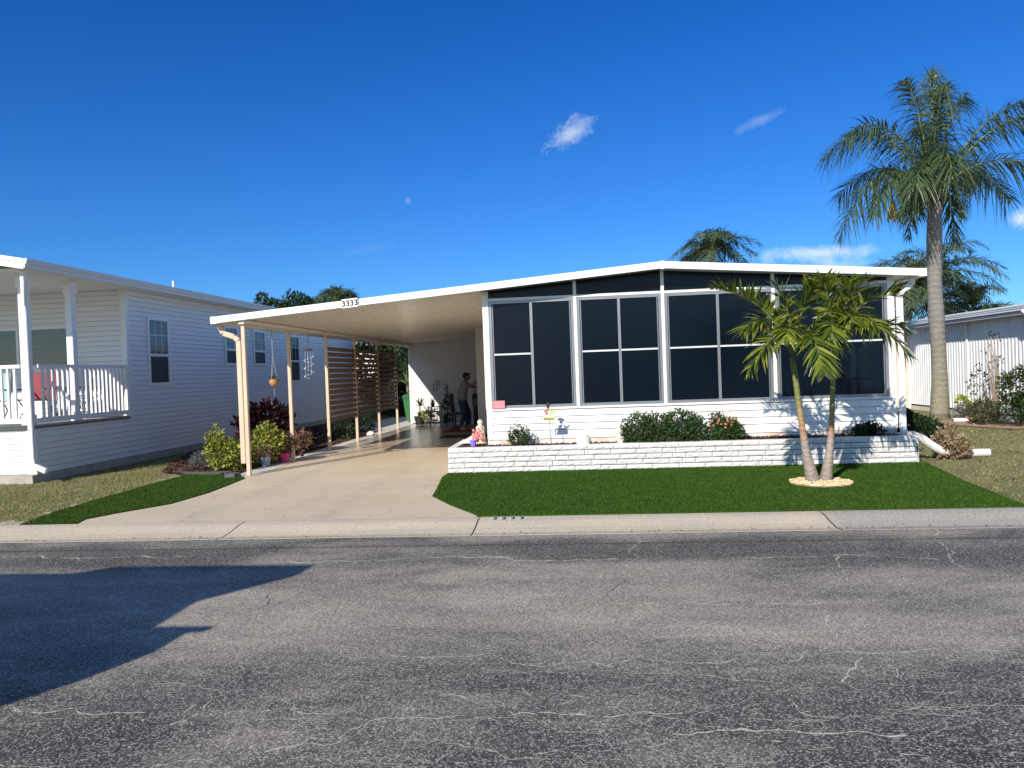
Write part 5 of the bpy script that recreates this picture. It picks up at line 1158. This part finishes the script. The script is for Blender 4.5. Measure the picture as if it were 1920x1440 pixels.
g = MB(); g.lathe([(.040, 0), (.055, .10), (.06, .105), (.06, .118), (.05, .118), (.045, .1)], (-1.92, 12.40, .378), 18); tag(g.build('plastic_cup', mat('purple_plastic', (.30, .20, .68), .35)), 'small purple cup standing on the mulch at the left end of the planter', 'cup')
t = thing('corner_statue', 'pale statue with pink flowers at the left corner of the screened porch', 'statue', (-1.86, 12.85, .37))
g = MB(); g.lathe([(.11, 0), (.115, .03), (.08, .06), (.085, .15), (.07, .24), (.075, .30), (.03, .34), (.045, .37), (.045, .40), (.01, .43)], (-1.86, 12.85, .375), 14, .08); g.build('figure', mat('statue_mossy', (.62, .62, .48), .85, var=.35, vscale=10, bump=.6), t, smooth=True)
g = MB(); r2 = random.Random(12)
for i in range(46):
    c = Vector((-1.90+r2.gauss(0, .045), 12.73+r2.gauss(0, .02), .53+r2.gauss(0, .045))); u = Vector((r2.uniform(-1, 1), r2.uniform(-.4, .4), r2.uniform(-1, 1))).normalized()*.02; v = Vector((0, 1, .2)).cross(u); g.quad(c-u-v, c+u-v, c+u+v, c-u+v)
g.build('flowers', mat('pink_petal', (.82, .30, .28), .6, var=.2), t)
t = thing('small_urn', 'white stone block leaning at the planter corner beside the pale statue', 'ornament', (-2.05, 12.95, .39)); g = MB()
g.hexa([(-2.22, 12.75, .405), (-1.98, 12.75, .405), (-1.98, 12.95, .405), (-2.22, 12.95, .405), (-2.19, 12.75, .43), (-1.98, 12.75, .55), (-1.98, 12.95, .55), (-2.19, 12.95, .43)]); g.build('block', block, t, bevel=.006)
g = MB(); g.box(-1.60, -1.385, 12.545, 12.575, .993, 1.125); pk = g.build('red_sign', mat('pink_panel', (.62, .26, .28), .6, var=.15, vscale=10), None, bevel=.004); tag(pk, 'small pinkish red panel standing on the sill at the lower left of the screens', 'sign')

# ================================================================ CARPORT ITEMS
t = thing('hanging_basket', 'terracotta hanging planter ball on long cords under the carport eave', 'hanging planter', (-6.18, 14.45, 1.45))
g = MB(); g.lathe([(.012, -.09), (.05, -.078), (.080, -.03), (.084, .02), (.075, .05), (.065, .05)], (-6.18, 14.45, 1.57), 18); g.build('pot', mat('coir_orange', (.55, .27, .09), .8, var=.25, vscale=12), t, smooth=True)
g = MB(); g.tube([(-6.18, 14.45, 2.61), (-6.18, 14.45, 2.1)], .006, 5)
for k in range(3): a = k*2.09+.3; g.tube([(-6.18, 14.45, 2.1), (-6.18+.07*math.cos(a), 14.45+.07*math.sin(a), 1.62)], .005, 5)
g.tube([(-6.18, 14.45, 1.44), (-6.17, 14.45, 1.34), (-6.18, 14.45, 1.30)], .006, 4); g.build('cord', mat('cord_grey', (.35, .36, .33), .8), t)
l = MB(); leafcloud(l, [(-6.17, 14.45, 1.63, .08, .08, .04)], 70, .055, 81); l.build('foliage', L_hedge, t)
t = thing('wind_chime', 'shell wind chime hanging from the carport eave between the second and third posts', 'wind chime', (-6.18, 16.4, 1.9))
g = MB(); g.tube([(-6.18, 16.4, 2.61), (-6.18, 16.4, 2.28)], .005, 5); g.lathe([(.10, 0), (.11, .012), (.02, .05)], (-6.18, 16.4, 2.24), 14); g.build('top_disc', mat('chime_brown', (.10, .05, .04), .6), t)
g = MB(); r2 = random.Random(14)
for i in range(26):
    a = i*.7; c = Vector((-6.18+.10*math.cos(a), 16.4+.10*math.sin(a), 2.12-i*.020)); s = r2.uniform(.010, .018); g.lathe([(s*.3, -s), (s, 0), (s*.3, s)], tuple(c), 6)
    if i % 4 == 0: g.tube([(c.x, c.y, 2.24), tuple(c)], .002, 3)
g.build('shells', mat('shell_white', (.78, .76, .72), .4), t)
# wheeled bin
t = thing('wheeled_bin', 'green wheeled rubbish bin at the corner of the storage wall', 'bin', (-6.08, 25.4, 0)); gm = mat('bin_green', (.035, .16, .055), .45, var=.12)
g = MB(); g.hexa([(-6.30, 25.2, .06), (-5.90, 25.2, .06), (-5.90, 25.65, .06), (-6.30, 25.65, .06), (-6.38, 25.1, .86), (-5.84, 25.1, .86), (-5.84, 25.75, .86), (-6.38, 25.75, .86)]); g.box(-6.40, -5.82, 25.08, 25.77, .83, .88); g.build('body', gm, t, bevel=.012)
g = MB(); g.hexa([(-6.41, 25.06, .885), (-5.81, 25.06, .885), (-5.81, 25.8, .885), (-6.41, 25.8, .885), (-6.35, 25.12, .95), (-5.87, 25.12, .95), (-5.87, 25.75, 1.0), (-6.35, 25.75, 1.0)]); g.build('lid', gm, t, bevel=.012)
for s in (-6.33, -5.93):
    g = MB(); 
    g.tube([(s, 25.7, .1), (s+.06, 25.7, .1)], .1, 14); g.build('wheel', black, t)
g = MB(); g.box(-6.04, -5.98, 25.085, 25.10, .50, .58); g.box(-6.02, -5.86, 25.16, 25.185, .26, .30); g.build('sticker', mat('sticker_white', (.75, .77, .75), .5), t)
t.location.x += .14
# potted plants
def spiky(mb, c, n, L, w_, seed, spread=1.0):
    r2 = random.Random(seed); c = Vector(c)
    for i in range(n):
        a = r2.uniform(0, 6.28); e = r2.uniform(.15, 1.4); D = Vector((math.cos(a)*math.cos(e)*spread, math.sin(a)*math.cos(e)*spread, math.sin(e))); leaflet(mb, c, D, L*r2.uniform(.7, 1.1), w_, .25, Vector((0, 0, 1)) if e < 1 else Vector((math.sin(a), -math.cos(a), 0)))
t = thing('yucca', 'spiky green potted plant in a dark pot in front of the storage wall', 'potted plant', (-5.45, 24.1, 0))
g = MB(); g.lathe([(.13, 0), (.19, .25), (.20, .27), (.18, .27)], (-5.45, 24.1, 0), 18); g.build('pot', black, t)
g = MB(); g.tube([(-5.45, 24.1, .25), (-5.43, 24.1, .62)], .02, 6); g.build('stem', stem_m, t)
g = MB(); spiky(g, (-5.43, 24.1, .60), 46, .40, .04, 5); spiky(g, (-5.45, 24.1, .28), 34, .28, .04, 6, 1.2); g.build('leaves', leafmat('yucca_leaf', [(.04, .08, .02), (.09, .14, .04), (.15, .20, .06)]), t)
sh('bushy_plant', 'low yellowish bushy plant beside the dark pot at the storage wall', 'plant', (-5.25, 24.0, 0), [(-5.2, 24.0, .28, .2, .18, .13)], 330, .09, L_yel, 84, lw=.35)
t = thing('plant_stand', 'thin black wire plant stand with a small table against the storage wall', 'plant stand', (-4.95, 24.2, 0)); g = MB()
for x in (-5.12, -4.78):
    for y in (24.05, 24.3): g.tube([(x, y, 0), (x, y, .55)], .009, 5)
g.box(-5.16, -4.74, 24.0, 24.34, .55, .57)
for x in (-5.04, -4.95, -4.86): g.tube([(x, 24.05, .1), (x, 24.05, .55)], .006, 4)
g.tube([(-5.12, 24.05, .12), (-4.78, 24.05, .12)], .008, 4); g.build('frame', black, t)
for (x, y, z, lab, h, sd) in ((-5.02, 24.15, .57, 'small pot plant on top of the wire plant stand', .26, 7), (-4.66, 24.35, .0, 'potted plant on the floor right of the wire stand', .3, 8)):
    t = thing('pot_plant', lab, 'potted plant', (x, y, z)); g = MB(); g.lathe([(.05, 0), (.075, .12), (.08, .13), (.07, .13)], (x, y, z), 14); g.build('pot', dkgrey, t)
    g = MB(); spiky(g, (x, y, z+.12), 26, h, .03, sd); g.build('leaves', L_dark, t)
t = thing('trellis_plant', 'tall climbing pot plant on a pole at the storage wall in the sunlit edge', 'potted plant', (-4.55, 24.2, 0)); g = MB()
g.tube([(-4.55, 24.2, 0), (-4.56, 24.2, 1.30)], .012, 6); g.box(-4.66, -4.44, 24.1, 24.3, .45, .47); g.build('pole', black, t)
l = MB(); leafcloud(l, [(-4.56, 24.2, 1.05, .06, .06, .20), (-4.52, 24.2, .75, .12, .1, .16), (-4.60, 24.2, .60, .14, .1, .12), (-4.50, 24.15, .22, .12, .1, .12)], 420, .075, 83); l.build('foliage', L_dark, t)
g = MB(); r2 = random.Random(20)
for k in range(2): g.tube([(-5.02+k*.08, 24.52, 1.05), (-5.05+k*.12, 24.5, 1.25-k*.05), (-4.98+k*.1, 24.5, 1.36)], .009, 5)
for i in range(9): c = Vector((-5.05+r2.uniform(0, .22), 24.5, 1.0+r2.uniform(0, .4))); g.lathe([(.004, -.02), (.024, 0), (.004, .02)], tuple(c), 6)
tag(g.build('wall_ornament', mat('iron_dark', (.04, .035, .04), .6)), 'small dark metal branch ornament on the sunlit storage wall', 'wall ornament')
g = MB(); g.box(-4.42, -4.12, 24.50, 24.56, .35, .85)
# rugs
g = MB(); g.box(-4.05, -3.1, 20.6, 22.9, .001, .012); tag(g.build('red_rug', mat('red_rug', (.26, .035, .03), .9, var=.3, vscale=8)), 'dark red rug under the standing person', 'rug')
g = MB(); g.box(-3.75, -2.35, 18.7, 19.5, .001, .014); tag(g.build('door_mat', mat('dark_mat', (.025, .025, .03), .95)), 'dark rectangular mat on the carport floor in front of the person', 'mat')
g = MB(); g.lathe([(.06, 0), (.11, .02), (.12, .06), (.08, .10), (.02, .12)], (-5.95, 20.2, .005), 10, .15); tag(g.build('white_rock', mat('rock_white', (.72, .71, .68), .8, bump=.4)), 'white rounded rock at the foot of the fifth carport post', 'rock')
g = MB(); g.hexa([(-2.62, 13.9, .002), (-2.34, 13.75, .002), (-2.34, 14.1, .002), (-2.50, 14.2, .002), (-2.60, 13.92, .012), (-2.36, 13.8, .02), (-2.36, 14.05, .02), (-2.5, 14.15, .012)]); tag(g.build('pink_stone', mat('pink_stone', (.62, .36, .34), .8, var=.25, vscale=18)), 'flat pinkish stone on the driveway by the left end of the planter', 'stone')
g = MB(); g.box(-6.08, -5.90, 12.06, 12.30, -.01, .07); tag(g.build('meter_box', mat('box_grey', (.10, .11, .115), .7, var=.2), bevel=.008), 'low dark utility box set in the ground at the foot of the front carport post', 'utility box')
g = MB(); pts = [(-6.2, 12.55, .03), (-6.6, 12.52, .035), (-7.05, 12.62, .03), (-7.35, 12.85, .03)]
for a, b in zip(pts, pts[1:]): g.bar(a, b, .02, .06)
tag(g.build('bed_edging', dkgrey), 'dark low edging strip at the front of the mulch bed', 'edging')

# black high-backed chair and covered grill beside the person
t = thing('black_chair', 'black high-backed chair standing behind the person', 'chair', (-3.78, 22.0, 0)); g = MB()
for k in range(6):
    z0, z1 = .45+k*.095, .45+(k+1)*.095; x0, x1 = -3.98-.05*math.sin(k*.35), -3.98-.05*math.sin((k+1)*.35); g.hexa([(x0, 21.78, z0), (x0+.05, 21.78, z0), (x0+.05, 22.22, z0), (x0, 22.22, z0), (x1, 21.8, z1), (x1+.05, 21.8, z1), (x1+.05, 22.2, z1), (x1, 22.2, z1)])
g.build('backrest', black, t)
g = MB(); g.box(-3.98, -3.52, 21.77, 22.23, .40, .47); g.build('seat', black, t, bevel=.015)
for x, y in ((-3.95, 21.8), (-3.56, 21.8), (-3.95, 22.2), (-3.56, 22.2)): g = MB(); g.box(x-.02, x+.02, y-.02, y+.02, .013, .40); g.build('leg', black, t)
t = thing('barbecue_grill', 'black barbecue grill half hidden by the porch corner panel', 'grill', (-3.05, 21.3, 0)); g = MB()
g.box(-3.25, -2.75, 21.05, 21.55, .70, .86); g.build('firebox', black, t, bevel=.01)
g = MB(); n = 10
for i in range(n): a, b = math.pi*i/n, math.pi*(i+1)/n; g.quad((-3.25, 21.3-.25*math.cos(a), .865+.16*math.sin(a)), (-2.75, 21.3-.25*math.cos(a), .865+.16*math.sin(a)), (-2.75, 21.3-.25*math.cos(b), .865+.16*math.sin(b)), (-3.25, 21.3-.25*math.cos(b), .865+.16*math.sin(b)))
for x in (-3.25, -2.75): g.poly([(x, 21.3-.25*math.cos(math.pi*i/n), .865+.16*math.sin(math.pi*i/n)) for i in range(n+1)])
g.build('lid', black, t)
g = MB(); g.box(-3.22, -2.78, 21.08, 21.52, .16, .70); g.build('cabinet', mat('cover_black', (.012, .012, .014), .7), t)
for x in (-3.2, -2.8):
    g = MB(); g.tube([(x-.02, 21.1, .09), (x+.02, 21.1, .09)], .075, 14); g.build('wheel', black, t)

# ================================================================ PERSON
PY = 21.25
skin_m = mat('skin', (.24, .13, .095), .55); shirt_m = mat('grey_shirt', (.27, .29, .33), .85, var=.08); jean_m = mat('blue_jeans', (.035, .055, .11), .9, var=.2, vscale=12)
def p_(x, y, z, r): return (x, PY+y, z, r)
pp = [p_(-3.565, 0, .84, .125), p_(-3.56, 0, 1.00, .125), p_(-3.52, 0, 1.20, .13), p_(-3.475, 0, 1.32, .10), p_(-3.435, 0, 1.39, .052), p_(-3.405, 0, 1.445, .068), p_(-3.385, 0, 1.51, .088), p_(-3.39, 0, 1.565, .06),
      p_(-3.305, 0, 1.475, .018),                                                           # 8 nose
      p_(-3.48, -.17, 1.31, .052), p_(-3.27, -.20, 1.26, .042), p_(-3.05, -.16, 1.37, .030),  # 9 10 11 near arm
      p_(-3.48, .17, 1.31, .052), p_(-3.26, .19, 1.20, .042), p_(-3.04, .12, 1.24, .030),     # 12 13 14
      p_(-3.55, -.09, .74, .095), p_(-3.49, -.11, .46, .065), p_(-3.60, -.12, .10, .042), p_(-3.45, -.13, .045, .03),  # 15-18
      p_(-3.53, .09, .74, .095), p_(-3.40, .11, .46, .065), p_(-3.42, .12, .10, .042), p_(-3.27, .13, .045, .03),      # 19-22
      p_(-3.40, -.088, 1.50, .016), p_(-3.40, .088, 1.50, .016)]
ed = [(0, 1), (1, 2), (2, 3), (3, 4), (4, 5), (5, 6), (6, 7), (6, 8), (3, 9), (9, 10), (10, 11), (3, 12), (12, 13), (13, 14), (0, 15), (15, 16), (16, 17), (17, 18), (0, 19), (19, 20), (20, 21), (21, 22), (6, 23), (6, 24)]
for hand, sy in ((11, -1), (14, 1)):
    hx, hy, hz = pp[hand][:3]; palm = len(pp); pp.append((hx+.06, hy, hz+.01, .026)); ed.append((hand, palm))
    for k, (dy, L) in enumerate(((-.030, .055), (-.010, .065), (.010, .062), (.030, .048))):
        a = len(pp); pp.append((hx+.09, hy+dy*.9, hz+.012, .009)); pp.append((hx+.09+L*.6, hy+dy, hz+.002, .008)); pp.append((hx+.09+L, hy+dy, hz-.025, .007)); ed += [(palm, a), (a, a+1), (a+1, a+2)]
    a = len(pp); pp.append((hx+.055, hy-sy*.035, hz-.005, .010)); pp.append((hx+.09, hy-sy*.05, hz-.02, .008)); ed += [(palm, a), (a, a+1)]
per = skin('person', pp, ed, skin_m); tag(per, 'person in grey t-shirt and dark jeans leaning right in the shade behind the carport', 'person')
skin('shirt', [p_(-3.565, 0, .76, .165), p_(-3.56, 0, .98, .150), p_(-3.52, 0, 1.18, .150), p_(-3.478, 0, 1.31, .118), p_(-3.45, 0, 1.365, .07), p_(-3.48, -.16, 1.31, .075), p_(-3.35, -.19, 1.27, .068), p_(-3.48, .16, 1.31, .075), p_(-3.35, .18, 1.24, .068)],
     [(0, 1), (1, 2), (2, 3), (3, 4), (3, 5), (5, 6), (3, 7), (7, 8)], shirt_m, per)
skin('trousers', [p_(-3.565, 0, .92, .138), p_(-3.565, 0, .80, .145), p_(-3.55, -.09, .72, .112), p_(-3.49, -.11, .46, .085), p_(-3.595, -.12, .13, .062), p_(-3.53, .09, .72, .112), p_(-3.40, .11, .46, .085), p_(-3.42, .12, .13, .062)],
     [(0, 1), (1, 2), (2, 3), (3, 4), (1, 5), (5, 6), (6, 7)], jean_m, per)
skin('hair', [p_(-3.408, 0, 1.53, .090), p_(-3.40, 0, 1.575, .072), p_(-3.455, 0, 1.495, .052), p_(-3.35, 0, 1.572, .04)], [(0, 1), (0, 2), (1, 3)], mat('hair_dark', (.018, .012, .010), .7), per)
for s, x in ((-.125, -3.60), (.125, -3.42)):
    skin('shoe', [p_(x-.03, s, .055, .05), p_(x+.07, s, .045, .045), p_(x+.17, s, .035, .035)], [(0, 1), (1, 2)], mat('shoe_grey', (.45, .44, .42), .7), per)
for s in (-.032, .032):
    g = MB(); g.lathe([(.001, -.008), (.010, 0), (.001, .008)], (-3.312, PY+s, 1.515), 8); g.build('eye', black, per)
g = MB(); g.box(-3.325, -3.315, PY-.022, PY+.022, 1.438, 1.444); g.build('mouth', mat('lip', (.25, .09, .08), .6), per)

# ================================================================ MOTORHOME added unseen left of the camera, outline shaped to throw the road shadow
mh = thing('added_motorhome', 'unseen white motorhome added left of the viewpoint, shaped to cast the road shadow', 'motorhome', (-8, .2, -.045))
prof_m = [(-10.6, .45), (-4.52, .45), (-4.50, 1.79), (-4.40, 2.18), (-4.42, 2.44), (-4.75, 2.50), (-4.99, 2.83), (-5.16, 3.09), (-4.97, 3.56), (-6.85, 3.57), (-7.0, 3.43), (-10.6, 3.43)]
g = MB(); ys = [(.9, 0), (.55, .02), (.2, .5), (-1.25, 1.1)]
def ring_m(y, inset): return [(x-(inset if x > -7 else 0), y, z) for x, z in prof_m]
rings = [ring_m(y, i) for y, i in ys]
for a, b in zip(rings, rings[1:]):
    for k in range(len(prof_m)): j = (k+1) % len(prof_m); g.quad(a[k], a[j], b[j], b[k])
g.poly(rings[0]); g.poly(rings[-1][::-1]); g.build('body', mat('motorhome_white', (.75, .75, .74), .35), mh)
g = MB(); g.box(-4.75, -4.34, .86, .895, 2.46, 2.52); g.build('mirror', black, mh)
for x in (-9.4, -5.3):
    for y in (-1.1, .7):
        g = MB(); g.tube([(x, y-.12, .36), (x, y+.12, .36)], .41, 20); g.build('wheel', black, mh)
g = MB(); g.box(-9.3, -7.6, .902, .915, 1.6, 2.5); g.build('window', glass_teal, mh)
# houses and hedge across the street behind the viewpoint (seen only in reflections)
ob = thing('opposite_house', 'pale single-storey house across the street behind the viewpoint', 'house', (6, -16, 0))
g = MB(); lap(g, (0, -14, 0), (-1, 0, 0), -16, 2, 0, 2.7, (0, 1, 0), .12, .014); g.build('front_wall', tan_siding, ob)
g = MB(); g.hexa([(-2.5, -22, 2.65), (16.5, -22, 2.65), (16.5, -13.5, 2.65), (-2.5, -13.5, 2.65), (-2.5, -18, 3.9), (16.5, -18, 3.9), (16.5, -17.5, 3.9), (-2.5, -17.5, 3.9)]); g.build('roof', roofm, ob)
g = MB(); g.box(2, 4, -13.97, -13.9, 1, 2.1); g.build('window', curtain_d, ob)
